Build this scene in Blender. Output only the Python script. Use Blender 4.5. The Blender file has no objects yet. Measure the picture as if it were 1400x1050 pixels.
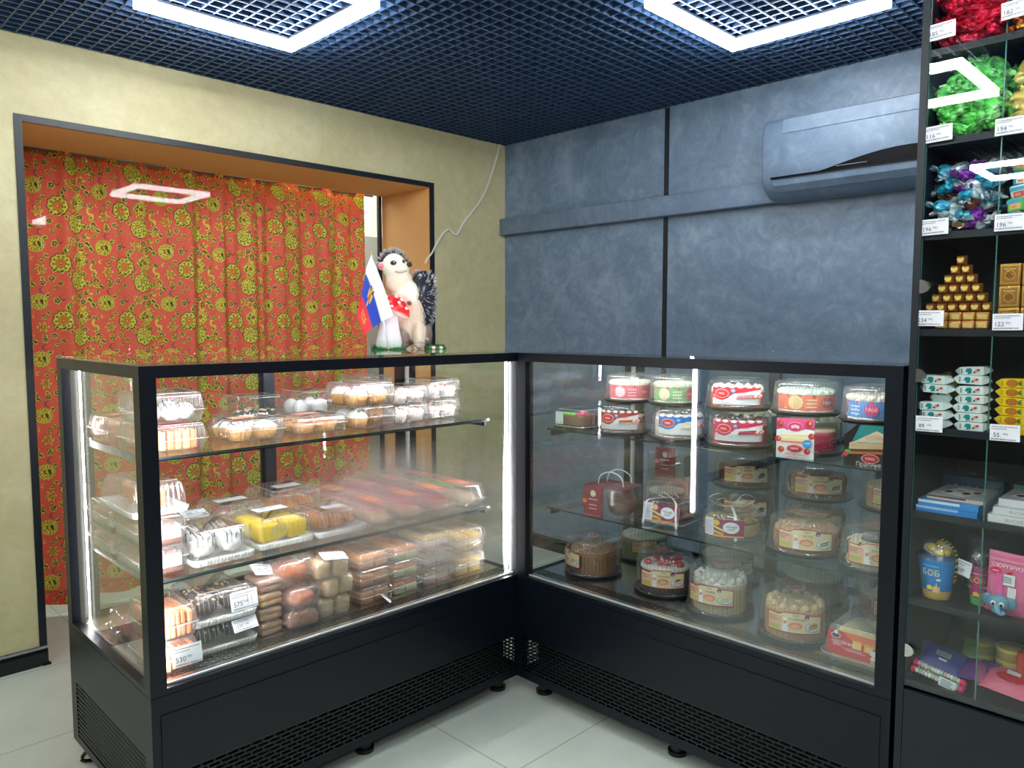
import bpy, math, random
import numpy as np
from mathutils import Vector, Matrix

random.seed(11)
np.random.seed(11)
SC = bpy.context.scene
COL = SC.collection
PI = math.pi

# ------------------------------------------------------------------ camera
cd = bpy.data.cameras.new('camera')
cam = bpy.data.objects.new('camera', cd)
COL.objects.link(cam)
cd.sensor_width = 36.0
cd.lens = 26.8896
cd.clip_start = 0.05
cam.matrix_world = Matrix(((0.707143, -0.054098, 0.704998, 3.394358),
                           (0.707070, 0.054781, -0.705018, -3.334185),
                           (-0.000481, 0.997032, 0.076989, 1.340073),
                           (0, 0, 0, 1)))
SC.camera = cam

# ------------------------------------------------------------------ world, exposure
w = bpy.data.worlds.new('world')
SC.world = w
w.use_nodes = True
w.node_tree.nodes['Background'].inputs[0].default_value = (0.75, 0.88, 1.0, 1)
w.node_tree.nodes['Background'].inputs[1].default_value = 0.03
vs = SC.view_settings
vs.view_transform = 'Standard'
vs.look = 'None'
vs.exposure = 0.55
vs.gamma = 1.0
vs.use_curve_mapping = False
LAMP = 30.0          # ceiling tube radiance
CASE_LED = 58.0     # light strips in the pastry case
SC.cycles.max_bounces = 12
SC.cycles.diffuse_bounces = 4
SC.cycles.glossy_bounces = 5
SC.cycles.transmission_bounces = 8
SC.cycles.transparent_max_bounces = 40
SC.cycles.sample_clamp_indirect = 6.0
SC.cycles.caustics_reflective = False
SC.cycles.caustics_refractive = False
SC.cycles.use_denoising = True

# ------------------------------------------------------------------ measures
H = 2.4255                     # ceiling grid
AX, Y2, Y1, X2, DEP = 1.4869, -1.4021, -2.6804, 2.7722, 0.6753
ZT, ZF, ZB = 1.25, 0.421, 0.06


def lin(c):
    """0-255 sRGB triple to linear floats"""
    o = []
    for v in c[:3]:
        v = v / 255.0
        o.append(v / 12.92 if v <= 0.04045 else ((v + 0.055) / 1.055) ** 2.4)
    return (o[0], o[1], o[2], 1.0)


# ------------------------------------------------------------------ materials
class NT:
    def __init__(s, name):
        s.m = bpy.data.materials.new(name)
        s.m.use_nodes = True
        s.t = s.m.node_tree
        s.t.nodes.clear()
        s.out = s.t.nodes.new('ShaderNodeOutputMaterial')

    def n(s, ty, **kw):
        nd = s.t.nodes.new('ShaderNode' + ty)
        for k, v in kw.items():
            if k[0] == 'i' and k[1:].isdigit():
                s.put(nd.inputs[int(k[1:])], v)
            elif k.startswith('in_'):
                s.put(nd.inputs[k[3:].replace('_', ' ')], v)
            else:
                setattr(nd, k, v)
        return nd

    def put(s, sock, v):
        if isinstance(v, bpy.types.NodeSocket):
            s.t.links.new(v, sock)
        elif isinstance(v, bpy.types.Node):
            s.t.links.new(v.outputs[0], sock)
        else:
            sock.default_value = v

    def math(s, op, a, b=0.0, c=0.0):
        nd = s.n('Math', operation=op)
        s.put(nd.inputs[0], a)
        s.put(nd.inputs[1], b)
        s.put(nd.inputs[2], c)
        return nd.outputs[0]

    def mix(s, f, a, b):
        nd = s.n('MixRGB')
        s.put(nd.inputs[0], f)
        s.put(nd.inputs[1], a)
        s.put(nd.inputs[2], b)
        return nd.outputs[0]

    def mixs(s, f, a, b):
        nd = s.n('MixShader')
        s.put(nd.inputs[0], f)
        s.put(nd.inputs[1], a)
        s.put(nd.inputs[2], b)
        return nd.outputs[0]

    def ramp(s, f, stops):
        nd = s.n('ValToRGB')
        cr = nd.color_ramp
        while len(cr.elements) < len(stops):
            cr.elements.new(0.5)
        for e, (p, c) in zip(cr.elements, stops):
            e.position = p
            e.color = c
        s.put(nd.inputs[0], f)
        return nd.outputs[0]

    def noise(s, vec, scale, detail=3.0, rough=0.5, dist=0.0):
        nd = s.n('TexNoise')
        if vec is not None:
            s.put(nd.inputs['Vector'], vec)
        nd.inputs['Scale'].default_value = scale
        nd.inputs['Detail'].default_value = detail
        nd.inputs['Roughness'].default_value = rough
        nd.inputs['Distortion'].default_value = dist
        return nd.outputs[0]

    def obj(s):
        return s.n('TexCoord').outputs['Object']

    def bump(s, h, strength=0.3, dist=0.01):
        nd = s.n('Bump')
        s.put(nd.inputs['Height'], h)
        nd.inputs['Strength'].default_value = strength
        nd.inputs['Distance'].default_value = dist
        return nd.outputs[0]

    def pbsdf(s, col, rough=0.5, metal=0.0, normal=None, **kw):
        b = s.n('BsdfPrincipled')
        s.put(b.inputs['Base Color'], col)
        s.put(b.inputs['Roughness'], rough)
        b.inputs['Metallic'].default_value = metal
        if normal is not None:
            s.put(b.inputs['Normal'], normal)
        for k, v in kw.items():
            s.put(b.inputs[k.replace('_', ' ')], v)
        return b.outputs[0]

    def done(s, sh):
        s.put(s.out.inputs[0], sh)
        return s.m


def plain(name, c, rough=0.5, metal=0.0, **kw):
    t = NT(name)
    return t.done(t.pbsdf(lin(c), rough, metal, **kw))


def colmat(name, rough=0.5, metal=0.0, bump=0.0, bscale=300.0, vary=0.0, vscale=60.0, sss=0.0, coat=0.0):
    """material whose colour is the mesh's own printed/baked colour attribute"""
    t = NT(name)
    c = t.n('Attribute', attribute_name='Col').outputs['Color']
    o = t.obj()
    if vary:
        nz = t.noise(o, vscale, 4.0, 0.6)
        f = t.math('MULTIPLY_ADD', nz, vary * 2, 1.0 - vary)
        mm = t.n('VectorMath', operation='SCALE')
        t.put(mm.inputs[0], c)
        t.put(mm.inputs['Scale'], f)
        c = mm.outputs[0]
    nrm = None
    if bump:
        nrm = t.bump(t.noise(o, bscale, 3.0, 0.6), bump, 0.004)
    kw = {}
    if coat:
        kw['Coat_Weight'] = coat
    return t.done(t.pbsdf(c, rough, metal, nrm, **kw))


def schlick(t, f0=0.04, power=5.0, normal=None):
    lw = t.n('LayerWeight')
    lw.inputs['Blend'].default_value = 0.5
    if normal is not None:
        t.put(lw.inputs['Normal'], normal)
    p = t.math('POWER', lw.outputs['Facing'], power)
    return t.math('MULTIPLY_ADD', p, 1.0 - f0, f0)


def sheet(name, tint, f0, rough=0.02, milk=0.0, milkcol=(1, 1, 1, 1), bump=0.0, bscale=80.0):
    """thin clear pane: straight-through plus Fresnel reflection"""
    t = NT(name)
    nrm = None
    if bump:
        nrm = t.bump(t.noise(t.obj(), bscale, 2.0, 0.5), bump, 0.003)
    tr = t.n('BsdfTransparent', i0=tint).outputs[0]
    gl = t.n('BsdfGlossy', i0=(1, 1, 1, 1), i1=rough)
    if nrm is not None:
        t.put(gl.inputs['Normal'], nrm)
    base = tr
    if milk:
        df = t.n('BsdfDiffuse', i0=milkcol).outputs[0]
        tl = t.n('BsdfTranslucent', i0=milkcol).outputs[0]
        base = t.mixs(milk, tr, t.mixs(0.5, df, tl))
    return t.done(t.mixs(schlick(t, f0, 5.0, nrm), base, gl.outputs[0]))


M = {}
M['print'] = colmat('printed_card', 0.42)
M['gloss'] = colmat('glossy_print', 0.22)
M['paper'] = colmat('paper', 0.7)
M['foil'] = colmat('candy_foil', 0.28, 0.55, bump=0.8, bscale=160.0)
M['film'] = colmat('printed_film', 0.25, 0.0, bump=0.5, bscale=90.0)
M['goldfoil'] = colmat('gold_foil', 0.25, 0.5, bump=0.25, bscale=220.0)
M['crust'] = colmat('baked_crust', 0.6, bump=0.5, bscale=160.0, vary=0.35, vscale=70.0)
M['cream'] = colmat('cream', 0.45, bump=0.25, bscale=120.0, vary=0.06)
M['plain'] = colmat('painted_plastic', 0.4)
M['ceram'] = colmat('glazed_figure', 0.2, vary=0.08, vscale=40.0)
M['cloth'] = colmat('cotton_print', 0.75)
M['flagcloth'] = colmat('flag_satin', 0.5)

M['glass'] = sheet('clear_glass', (0.965, 0.985, 0.975, 1), 0.035, 0.0)
M['frontglass'] = sheet('double_glazed_front', (0.965, 0.985, 0.975, 1), 0.075, 0.0)
M['shelfglass'] = sheet('shelf_glass', (0.93, 0.97, 0.955, 1), 0.05, 0.0)
M['filmglass'] = sheet('partition_glass', (0.96, 0.98, 0.97, 1), 0.008, 0.015)
M['glassedge'] = plain('glass_edge', (70, 120, 112), 0.15)
M['darkedge'] = plain('dark_glass_edge', (38, 52, 50), 0.15)
M['clear'] = sheet('clear_plastic', (0.97, 0.97, 0.97, 1), 0.085, 0.10, 0.07)
M['edgeglint'] = sheet('plastic_edge_glint', (0.95, 0.95, 0.95, 1), 0.12, 0.12, 0.45)  # milky white standing in for highlights on box rims and ribs
M['domeglint'] = sheet('cake_dome_glint', (0.95, 0.96, 0.96, 1), 0.1, 0.12, 0.2)  # milky white standing in for highlights on dome ribs and rims
M['dome'] = sheet('cake_dome_plastic', (0.965, 0.975, 0.97, 1), 0.085, 0.10, 0.045)
M['bag'] = sheet('plastic_bag', (0.95, 0.95, 0.95, 1), 0.09, 0.14, 0.13, bump=0.6, bscale=45.0)
M['whiteplastic'] = plain('white_plastic', (235, 233, 230), 0.35)
M['blackplastic'] = plain('black_plastic', (16, 18, 20), 0.25)
M['black'] = plain('black_powder_coat', (5, 11, 22), 0.36, Specular_IOR_Level=0.35)
M['blackmat'] = plain('black_melamine', (9, 20, 29), 0.42)
M['gap'] = plain('dark_recess', (3, 4, 6), 0.8)
M['steel'] = plain('brushed_steel', (232, 230, 227), 0.27, 1.0)
M['alu'] = plain('anodised_profile', (120, 125, 135), 0.3, 0.8)
M['edgeline'] = plain('pale_edge_glint', (225, 226, 224), 0.4)  # pale colour for the bright line painted along the glass edge
M['chrome'] = plain('chrome', (210, 208, 204), 0.2, 1.0)


def emis(name, col, s):
    t = NT(name)
    return t.done(t.n('Emission', i0=col, i1=s).outputs[0])


M['tube'] = emis('lamp_diffuser', (0.93, 0.97, 1.0, 1), LAMP)
M['led'] = emis('case_light_strip', (1.0, 0.95, 0.97, 1), CASE_LED)
M['ledoff'] = plain('strip_cover', (200, 205, 205), 0.3)

# condensation on the pastry case's front pane: clear glass with fogged patches
t = NT('fogged_glass')
o = t.obj()
sx = t.n('SeparateXYZ', i0=o)
def gauss(t, sx, cx, cz, rx, rz):
    a = t.math('DIVIDE', t.math('SUBTRACT', sx.outputs[0], cx), rx)
    b = t.math('DIVIDE', t.math('SUBTRACT', sx.outputs[2], cz), rz)
    q = t.math('ADD', t.math('MULTIPLY', a, a), t.math('MULTIPLY', b, b))
    return t.math('POWER', 2.718, t.math('MULTIPLY', q, -1.0))
m1 = gauss(t, sx, 0.86, 0.72, 0.30, 0.13)
m2 = gauss(t, sx, 0.72, 0.84, 0.20, 0.09)
m3 = gauss(t, sx, 0.98, 0.60, 0.20, 0.08)
mm = t.math('MAXIMUM', t.math('MAXIMUM', m1, m2), m3)
nz = t.noise(o, 7.0, 3.0, 0.55)
mask = t.math('MULTIPLY', mm, t.math('MULTIPLY_ADD', nz, 0.9, 0.42))
mk = t.n('Clamp', i0=mask)
mask = mk.outputs[0]
tr = t.n('BsdfTransparent', i0=(0.965, 0.985, 0.975, 1)).outputs[0]
rf = t.n('BsdfRefraction', i0=(0.97, 0.96, 0.96, 1), i1=0.2, i2=1.12).outputs[0]
df = t.n('BsdfDiffuse', i0=(0.9, 0.9, 0.9, 1)).outputs[0]
tl = t.n('BsdfTranslucent', i0=(0.9, 0.9, 0.9, 1)).outputs[0]
fog = t.mixs(0.3, rf, t.mixs(0.5, df, tl))
body = t.mixs(t.math('MULTIPLY', mask, 0.92), tr, fog)
gl = t.n('BsdfGlossy', i0=(1, 1, 1, 1), i1=0.0).outputs[0]
M['fogglass'] = t.done(t.mixs(schlick(t, 0.035), body, gl))

# decorative plaster walls
def plaster(name, c1, c2, c3, rough=0.5):
    t = NT(name)
    o = t.obj()
    n1 = t.noise(o, 1.7, 6.0, 0.62, 1.4)
    n2 = t.noise(o, 9.0, 5.0, 0.65, 1.5)
    n3 = t.noise(o, 34.0, 4.0, 0.6, 0.6)
    f = t.math('ADD', t.math('MULTIPLY', n1, 0.5), t.math('ADD', t.math('MULTIPLY', n2, 0.35), t.math('MULTIPLY', n3, 0.15)))
    c = t.ramp(f, [(0.34, lin(c1)), (0.5, lin(c2)), (0.64, lin(c3))])
    return t.done(t.pbsdf(c, rough, 0.0, t.bump(f, 0.12, 0.01)))
M['beige'] = plaster('beige_plaster', (186, 175, 130), (200, 190, 146), (212, 203, 162))
M['grey'] = plaster('grey_blue_plaster', (80, 100, 121), (103, 124, 145), (131, 151, 170), 0.42)
M['greyduct'] = plaster('grey_duct_paint', (84, 104, 126), (100, 120, 142), (122, 142, 162), 0.45)
M['ochre'] = plain('ochre_paint', (224, 176, 112), 0.55)
M['creamwall'] = plain('cream_paint', (235, 230, 210), 0.6)
M['dado'] = plain('grey_paint', (150, 148, 145), 0.6)
M['roomgrey'] = plain('dim_wall_paint', (96, 96, 95), 0.7)

# porcelain floor tiles
t = NT('porcelain_tiles')
o = t.obj()
sx = t.n('SeparateXYZ', i0=o)
def joint(t, v, off, size=0.6, wd=0.0018):
    a = t.math('DIVIDE', t.math('SUBTRACT', v, off), size)
    fr = t.math('FRACT', a)
    d = t.math('MINIMUM', fr, t.math('SUBTRACT', 1.0, fr))
    return t.math('LESS_THAN', d, wd / size)
j = t.math('MAXIMUM', joint(t, sx.outputs[0], 1.842), joint(t, sx.outputs[1], -1.774))
nz = t.noise(o, 5.0, 6.0, 0.6)
nf = t.noise(o, 160.0, 2.0, 0.5)
c = t.ramp(t.math('ADD', t.math('MULTIPLY', nz, 0.7), t.math('MULTIPLY', nf, 0.3)),
           [(0.3, lin((196, 207, 193))), (0.7, lin((216, 224, 211)))])
c = t.mix(j, c, lin((150, 150, 138)))
M['tiles'] = t.done(t.pbsdf(c, 0.32, 0.0, t.bump(t.math('MULTIPLY', j, -1.0), 0.3, 0.002)))

# ceiling
M['grid'] = plain('grid_ceiling_metal', (52, 77, 110), 0.45)
M['plenum'] = plain('plenum_paint', (12, 46, 140), 0.8)

# perforated vent sheet: staggered slots are real holes
def perf(name, axis, col, bw=0.034, rh=0.0125, mort=0.0021, metal=0.0, rough=0.4):
    t = NT(name)
    o = t.obj()
    sx = t.n('SeparateXYZ', i0=o)
    cb = t.n('CombineXYZ')
    t.put(cb.inputs[0], sx.outputs[axis[0]])
    t.put(cb.inputs[1], sx.outputs[axis[1]])
    b = t.n('TexBrick')
    t.put(b.inputs['Vector'], cb.outputs[0])
    b.inputs['Scale'].default_value = 1.0
    b.inputs['Mortar Size'].default_value = mort
    b.inputs['Mortar Smooth'].default_value = 0.0
    b.inputs['Brick Width'].default_value = bw
    b.inputs['Row Height'].default_value = rh
    tr = t.n('BsdfTransparent').outputs[0]
    return t.done(t.mixs(b.outputs['Fac'], tr, t.pbsdf(lin(col), rough, metal)))
M['vent'] = perf('slotted_vent_sheet', (0, 2), (12, 15, 20))
M['sidevent'] = perf('slotted_side_sheet', (1, 2), (12, 15, 20), 0.4, 0.0135, 0.0024)
M['deckgrille'] = perf('slotted_deck_sheet', (0, 1), (205, 203, 200), 0.034, 0.0105, 0.0021, 1.0, 0.2)


# ------------------------------------------------------------------ mesh builder
class MB:
    def __init__(s):
        s.v, s.f, s.m, s.c, s.s, s.mats = [], [], [], [], [], []

    def mi(s, m):
        m = M[m] if isinstance(m, str) else m
        if m not in s.mats:
            s.mats.append(m)
        return s.mats.index(m)

    def add(s, vs, fs, m, col=(255, 255, 255), smooth=False, vcol=None, T=None):
        b = len(s.v)
        if T is not None:
            vs = [T @ Vector(p) for p in vs]
        s.v.extend([tuple(p) for p in vs])
        k = s.mi(m)
        lc = None if vcol is not None else lin(col)
        for i, f in enumerate(fs):
            s.f.append([b + q for q in f])
            s.m.append(k)
            s.s.append(smooth)
            if vcol is not None:
                s.c.append([vcol[q] for q in f])
            else:
                s.c.append([lc] * len(f))

    def box(s, x0, y0, z0, x1, y1, z1, m, col=(255, 255, 255), T=None, b=0.0):
        if b > 0:
            s.rbox((x0 + x1) / 2, (y0 + y1) / 2, z0, x1 - x0, y1 - y0, z1 - z0, b, m, col, T=T, n=4)
            return
        vs = [(x, y, z) for x in (x0, x1) for y in (y0, y1) for z in (z0, z1)]
        fs = [(0, 1, 3, 2), (4, 6, 7, 5), (0, 4, 5, 1), (2, 3, 7, 6), (0, 2, 6, 4), (1, 5, 7, 3)]
        s.add(vs, fs, m, col, T=T)

    def loft(s, loops, m, col=(255, 255, 255), smooth=True, cap0=True, cap1=True, cols=None, T=None, closed=True):
        n = len(loops[0])
        vs = [p for l in loops for p in l]
        vc = None
        if cols is not None:
            vc = []
            for i, l in enumerate(loops):
                ci = cols[i]
                vc.extend([lin(ci)] * n if not isinstance(ci, list) else [lin(q) for q in ci])
        fs = []
        rng = range(n) if closed else range(n - 1)
        for i in range(len(loops) - 1):
            for j in rng:
                k = (j + 1) % n
                fs.append((i * n + j, i * n + k, (i + 1) * n + k, (i + 1) * n + j))
        if cap0:
            fs.append(tuple(range(n - 1, -1, -1)))
        if cap1:
            q = (len(loops) - 1) * n
            fs.append(tuple(range(q, q + n)))
        s.add(vs, fs, m, col, smooth, vc, T)

    def lathe(s, prof, m, col=(255, 255, 255), n=24, c=(0, 0, 0), smooth=True, cols=None, rib=0.0, nrib=0, T=None, caps=True, sq=1.0):
        loops = []
        for r, z in prof:
            L = []
            for j in range(n):
                a = 2 * PI * j / n
                rr = r * (1 + rib * math.cos(nrib * a)) if rib else r
                L.append((c[0] + rr * math.cos(a), c[1] + rr * sq * math.sin(a), c[2] + z))
            loops.append(L)
        s.loft(loops, m, col, smooth, caps, caps, cols, T)

    def cyl(s, x, y, z0, z1, r, m, col=(255, 255, 255), n=16, T=None):
        s.lathe([(r, z0), (r, z1)], m, col, n, (x, y, 0), smooth=False, T=T)

    def rbox(s, x, y, z0, w, d, h, r, m, col=(255, 255, 255), n=6, top=None, T=None, smooth=True, inset=0.0, cols=None):
        t = min(r if top is None else top, h / 2.01)
        L = []
        zz = [(z0, r * 0.8), (z0 + t * 0.3, r * 0.25), (z0 + t, 0), (z0 + h - t, inset), (z0 + h - t * 0.3, inset + r * 0.3), (z0 + h, inset + r * 0.9)]
        for z, i in zz:
            L.append([(x + px, y + py, z) for px, py in rrect(w - 2 * i, d - 2 * i, max(r - i * 0.3, r * 0.4), n)])
        s.loft(L, m, col, smooth, cols=cols, T=T)

    def ell(s, c, r, m, col=(255, 255, 255), n=14, k=9, noise=0.0, seed=0, T=None, flat=None):
        rs = random.Random(seed)
        ph = [(rs.uniform(0, 6), rs.uniform(0, 6), rs.randint(2, 5), rs.randint(1, 4)) for _ in range(5)]
        loops = []
        for i in range(k + 1):
            th = PI * (0.02 + 0.96 * i / k)
            L = []
            for j in range(n):
                a = 2 * PI * j / n
                q = 1.0
                if noise:
                    q += noise * sum(math.sin(u * a + p) * math.sin(v * th * 2 + p2) for p, p2, u, v in ph) / 2.2
                z = -math.cos(th) * q
                if flat is not None:
                    z = max(z, flat)
                L.append((c[0] + r[0] * q * math.sin(th) * math.cos(a), c[1] + r[1] * q * math.sin(th) * math.sin(a), c[2] + r[2] * z))
            loops.append(L)
        s.loft(loops, m, col, True, T=T)

    def tube(s, pts, r, m, col=(255, 255, 255), n=8, T=None, cols=None):
        pts = [Vector(p) for p in pts]
        loops = []
        up = Vector((0, 0, 1))
        for i, p in enumerate(pts):
            d = (pts[min(i + 1, len(pts) - 1)] - pts[max(i - 1, 0)]).normalized()
            a = d.cross(up)
            if a.length < 1e-3:
                a = d.cross(Vector((1, 0, 0)))
            a.normalize()
            b = a.cross(d)
            rr = r[i] if isinstance(r, (list, tuple)) else r
            loops.append([tuple(p + (a * math.cos(2 * PI * j / n) + b * math.sin(2 * PI * j / n)) * rr) for j in range(n)])
        s.loft(loops, m, col, True, cols=cols, T=T)

    def mesh(s, name):
        me = bpy.data.meshes.new(name)
        me.from_pydata(s.v, [], s.f)
        for m in s.mats:
            me.materials.append(m)
        me.polygons.foreach_set('material_index', s.m)
        me.polygons.foreach_set('use_smooth', s.s)
        ca = me.color_attributes.new('Col', 'FLOAT_COLOR', 'CORNER')
        flat = [x for f in s.c for q in f for x in q]
        ca.data.foreach_set('color', flat)
        me.update()
        return me

    def build(s, name, parent=None, loc=(0, 0, 0), rz=0.0):
        return place(s.mesh(name), name, parent, loc, rz)


def place(me, name, parent=None, loc=(0, 0, 0), rz=0.0, rot=None, scale=None):
    o = bpy.data.objects.new(name, me)
    COL.objects.link(o)
    o.location = loc
    o.rotation_euler = rot if rot is not None else (0, 0, rz)
    if scale is not None:
        o.scale = scale if isinstance(scale, tuple) else (scale,) * 3
    if parent is not None:
        o.parent = parent
    return o


def tag(o, label, cat, group=None, kind=None):
    o['label'] = label
    o['category'] = cat
    if group:
        o['group'] = group
    if kind:
        o['kind'] = kind
    return o


def thing(name, label, cat, loc=(0, 0, 0), rz=0.0, group=None):
    o = place(None, name, None, loc, rz)
    o.empty_display_size = 0.05
    return tag(o, label, cat, group)


def struct(mb, name, label=None):
    o = mb.build(name)
    o['kind'] = 'structure'
    if label:
        o['label'] = label
        o['category'] = name.split('_')[0]
    return o


def rrect(w, d, r, n=6):
    r = min(r, w / 2.001, d / 2.001)
    P = []
    for cx, cy, a0 in ((w / 2 - r, d / 2 - r, 0), (-w / 2 + r, d / 2 - r, 90), (-w / 2 + r, -d / 2 + r, 180), (w / 2 - r, -d / 2 + r, 270)):
        for i in range(n):
            a = math.radians(a0 + 90.0 * i / (n - 1))
            P.append((cx + r * math.cos(a), cy + r * math.sin(a)))
    return P


_rr = {}
def rperim(w, d, r, step):
    """rounded rectangle resampled evenly, with outward normals"""
    key = (round(w, 4), round(d, 4), round(r, 4), step)
    if key in _rr:
        return _rr[key]
    P = rrect(w, d, r, 8)
    seg = []
    tot = 0
    for i in range(len(P)):
        a, b = P[i], P[(i + 1) % len(P)]
        l = math.hypot(b[0] - a[0], b[1] - a[1])
        seg.append((tot, l, a, b))
        tot += l
    n = max(16, int(tot / step / 4) * 4)
    out = []
    k = 0
    for i in range(n):
        q = tot * i / n
        while k < len(seg) - 1 and q > seg[k][0] + seg[k][1]:
            k += 1
        t0, l, a, b = seg[k]
        u = (q - t0) / max(l, 1e-9)
        nx, ny = (b[1] - a[1]), -(b[0] - a[0])
        ln = math.hypot(nx, ny) or 1
        out.append((a[0] + (b[0] - a[0]) * u, a[1] + (b[1] - a[1]) * u, nx / ln, ny / ln))
    _rr[key] = out
    return out


# ------------------------------------------------------------------ lettering and flat artwork
_tx = {}
def text2d(s, size):
    """filled glyph triangles of a string, centred, as 2D points"""
    if s not in _tx:
        cu = bpy.data.curves.new('tmp', 'FONT')
        cu.body = s
        cu.size = 1.0
        cu.align_x = 'CENTER'
        cu.resolution_u = 2
        ob = bpy.data.objects.new('tmp', cu)
        COL.objects.link(ob)
        dg = bpy.context.evaluated_depsgraph_get()
        me = ob.evaluated_get(dg).to_mesh()
        me.calc_loop_triangles()
        pts = [(v.co.x, v.co.y) for v in me.vertices]
        tr = [tuple(t.vertices) for t in me.loop_triangles]
        ob.evaluated_get(dg).to_mesh_clear()
        bpy.data.objects.remove(ob)
        bpy.data.curves.remove(cu)
        if pts:
            ys = [p[1] for p in pts]
            my = (min(ys) + max(ys)) / 2
            pts = [(p[0], p[1] - my) for p in pts]
        _tx[s] = (pts, tr)
    p, tr = _tx[s]
    return [(a * size, b * size) for a, b in p], tr


def clipx(P, x, keep_less):
    o = []
    for i in range(len(P)):
        a, b = P[i], P[(i + 1) % len(P)]
        ia = (a[0] <= x) if keep_less else (a[0] >= x)
        ib = (b[0] <= x) if keep_less else (b[0] >= x)
        if ia:
            o.append(a)
        if ia != ib:
            t = (x - a[0]) / (b[0] - a[0])
            o.append((x, a[1] + (b[1] - a[1]) * t))
    return o


class Art:
    """flat coloured artwork (u right, v up, metres), layered"""
    def __init__(s):
        s.it = []

    def poly(s, P, c):
        s.it.append(([P], c))
        return s

    def rect(s, u0, v0, u1, v1, c):
        return s.poly([(u0, v0), (u1, v0), (u1, v1), (u0, v1)], c)

    def ell(s, u, v, ru, rv, c, n=18):
        return s.poly([(u + ru * math.cos(2 * PI * i / n), v + rv * math.sin(2 * PI * i / n)) for i in range(n)], c)

    def fan(s, P, c):
        cu = sum(p[0] for p in P) / len(P)
        cv = sum(p[1] for p in P) / len(P)
        s.it.append(([[(cu, cv), P[i], P[(i + 1) % len(P)]] for i in range(len(P))], c))
        return s

    def text(s, st, u, v, size, c, sx=1.0, rot=0.0):
        p, tr = text2d(st, size)
        ca, sa = math.cos(rot), math.sin(rot)
        p = [(u + a * sx * ca - b * sa, v + a * sx * sa + b * ca) for a, b in p]
        s.it.append(([[p[i] for i in t] for t in tr], c))
        return s

    def emit(s, mb, fn, m='print', step=0.006, lift=0.00025, base=0.0004):
        for k, (polys, c) in enumerate(s.it):
            w = base + lift * k
            vs, fs = [], []
            for P in polys:
                us = [p[0] for p in P]
                lo, hi = min(us), max(us)
                parts = [P]
                if step and hi - lo > step * 1.5:
                    parts = []
                    n = int(math.ceil((hi - lo) / step))
                    for i in range(n):
                        x0, x1 = lo + (hi - lo) * i / n, lo + (hi - lo) * (i + 1) / n
                        q = clipx(clipx(P, x1, True), x0, False) if True else P
                        if len(q) >= 3:
                            parts.append(q)
                for q in parts:
                    b = len(vs)
                    vs.extend([fn(u, v, w) for u, v in q])
                    fs.append(tuple(range(b, b + len(q))))
            mb.add(vs, fs, m, c)


def on_cyl(cx, cy, z, r, ang):
    def fn(u, v, w):
        a = ang + u / r
        return (cx + (r + w) * math.cos(a), cy + (r + w) * math.sin(a), z + v)
    return fn


def on_plane(o, U, V, N):
    o, U, V, N = Vector(o), Vector(U), Vector(V), Vector(N)
    def fn(u, v, w):
        return tuple(o + U * u + V * v + N * w)
    return fn


def price_art(num, w=0.057, h=0.036, sup=True):
    A = Art()
    A.rect(-w / 2, -h / 2, w / 2, h / 2, (236, 238, 242))
    g = (120, 125, 135)
    for i, (l, v) in enumerate(((0.82, 0.36), (0.5, 0.24))):
        x = -w * 0.44
        while x < -w * 0.44 + w * l:
            d = random.uniform(0.03, 0.09) * w
            A.rect(x, v * h - h * 0.022, x + d, v * h + h * 0.022, g)
            x += d + w * 0.018
    A.text(num, -w * 0.26, -h * 0.13, h * 0.36, (40, 44, 54))
    A.text('00р', w * 0.04, -h * 0.07, h * 0.17, (40, 44, 54))
    x = -w * 0.44
    while x < w * 0.42:
        d = random.choice((0.012, 0.02, 0.03)) * w
        A.rect(x, -h * 0.42, x + d, -h * 0.34, (70, 74, 84))
        x += d + w * 0.016
    return A
# ================================================================== ROOM
mb = MB(); mb.box(-3.0, -8.0, -0.06, 5.6, 1.6, 0.0, 'tiles'); struct(mb, 'floor')
OY1, OY2, OH = -2.5805, -0.562, 2.132
mb = MB()
WT = 0.46
mb.box(-WT, -8.0, 0, 0, OY1 + 0.01, 2.95, 'beige')
mb.box(-WT, OY2 - 0.01, 0, 0, 0.0, 2.95, 'beige')
mb.box(-WT, OY1 + 0.01, OH - 0.01, 0, OY2 - 0.01, 2.95, 'beige')
struct(mb, 'wall_left')
mb = MB(); mb.box(-WT, 0, 0, 5.6, 0.12, 2.95, 'grey'); struct(mb, 'wall_right')
mb = MB(); mb.box(5.5, -8.0, 0, 5.6, 0.0, 2.95, 'roomgrey'); struct(mb, 'wall_far')
mb = MB(); mb.box(-0.46, -8.1, 0, 5.6, -8.0, 2.95, 'roomgrey'); struct(mb, 'wall_near')
# ochre reveal lining of the opening
mb = MB()
mb.box(-WT, OY1 + 0.011, 0, -0.004, OY1 + 0.022, OH - 0.01, 'ochre')
mb.box(-WT, OY2 - 0.024, 0, -0.004, OY2 - 0.011, OH - 0.01, 'ochre')
mb.box(-WT, OY1 + 0.022, OH - 0.024, -0.004, OY2 - 0.024, OH - 0.011, 'ochre')
struct(mb, 'trim_1')
# black frame around the opening
mb = MB()
mb.box(-0.006, OY1, 0, 0.006, OY1 + 0.026, OH, 'blackmat')
mb.box(-0.006, OY2 - 0.026, 0, 0.006, OY2, OH, 'blackmat')
mb.box(-0.006, OY1 + 0.026, OH - 0.026, 0.006, OY2 - 0.026, OH, 'blackmat')
struct(mb, 'trim_2')
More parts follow.
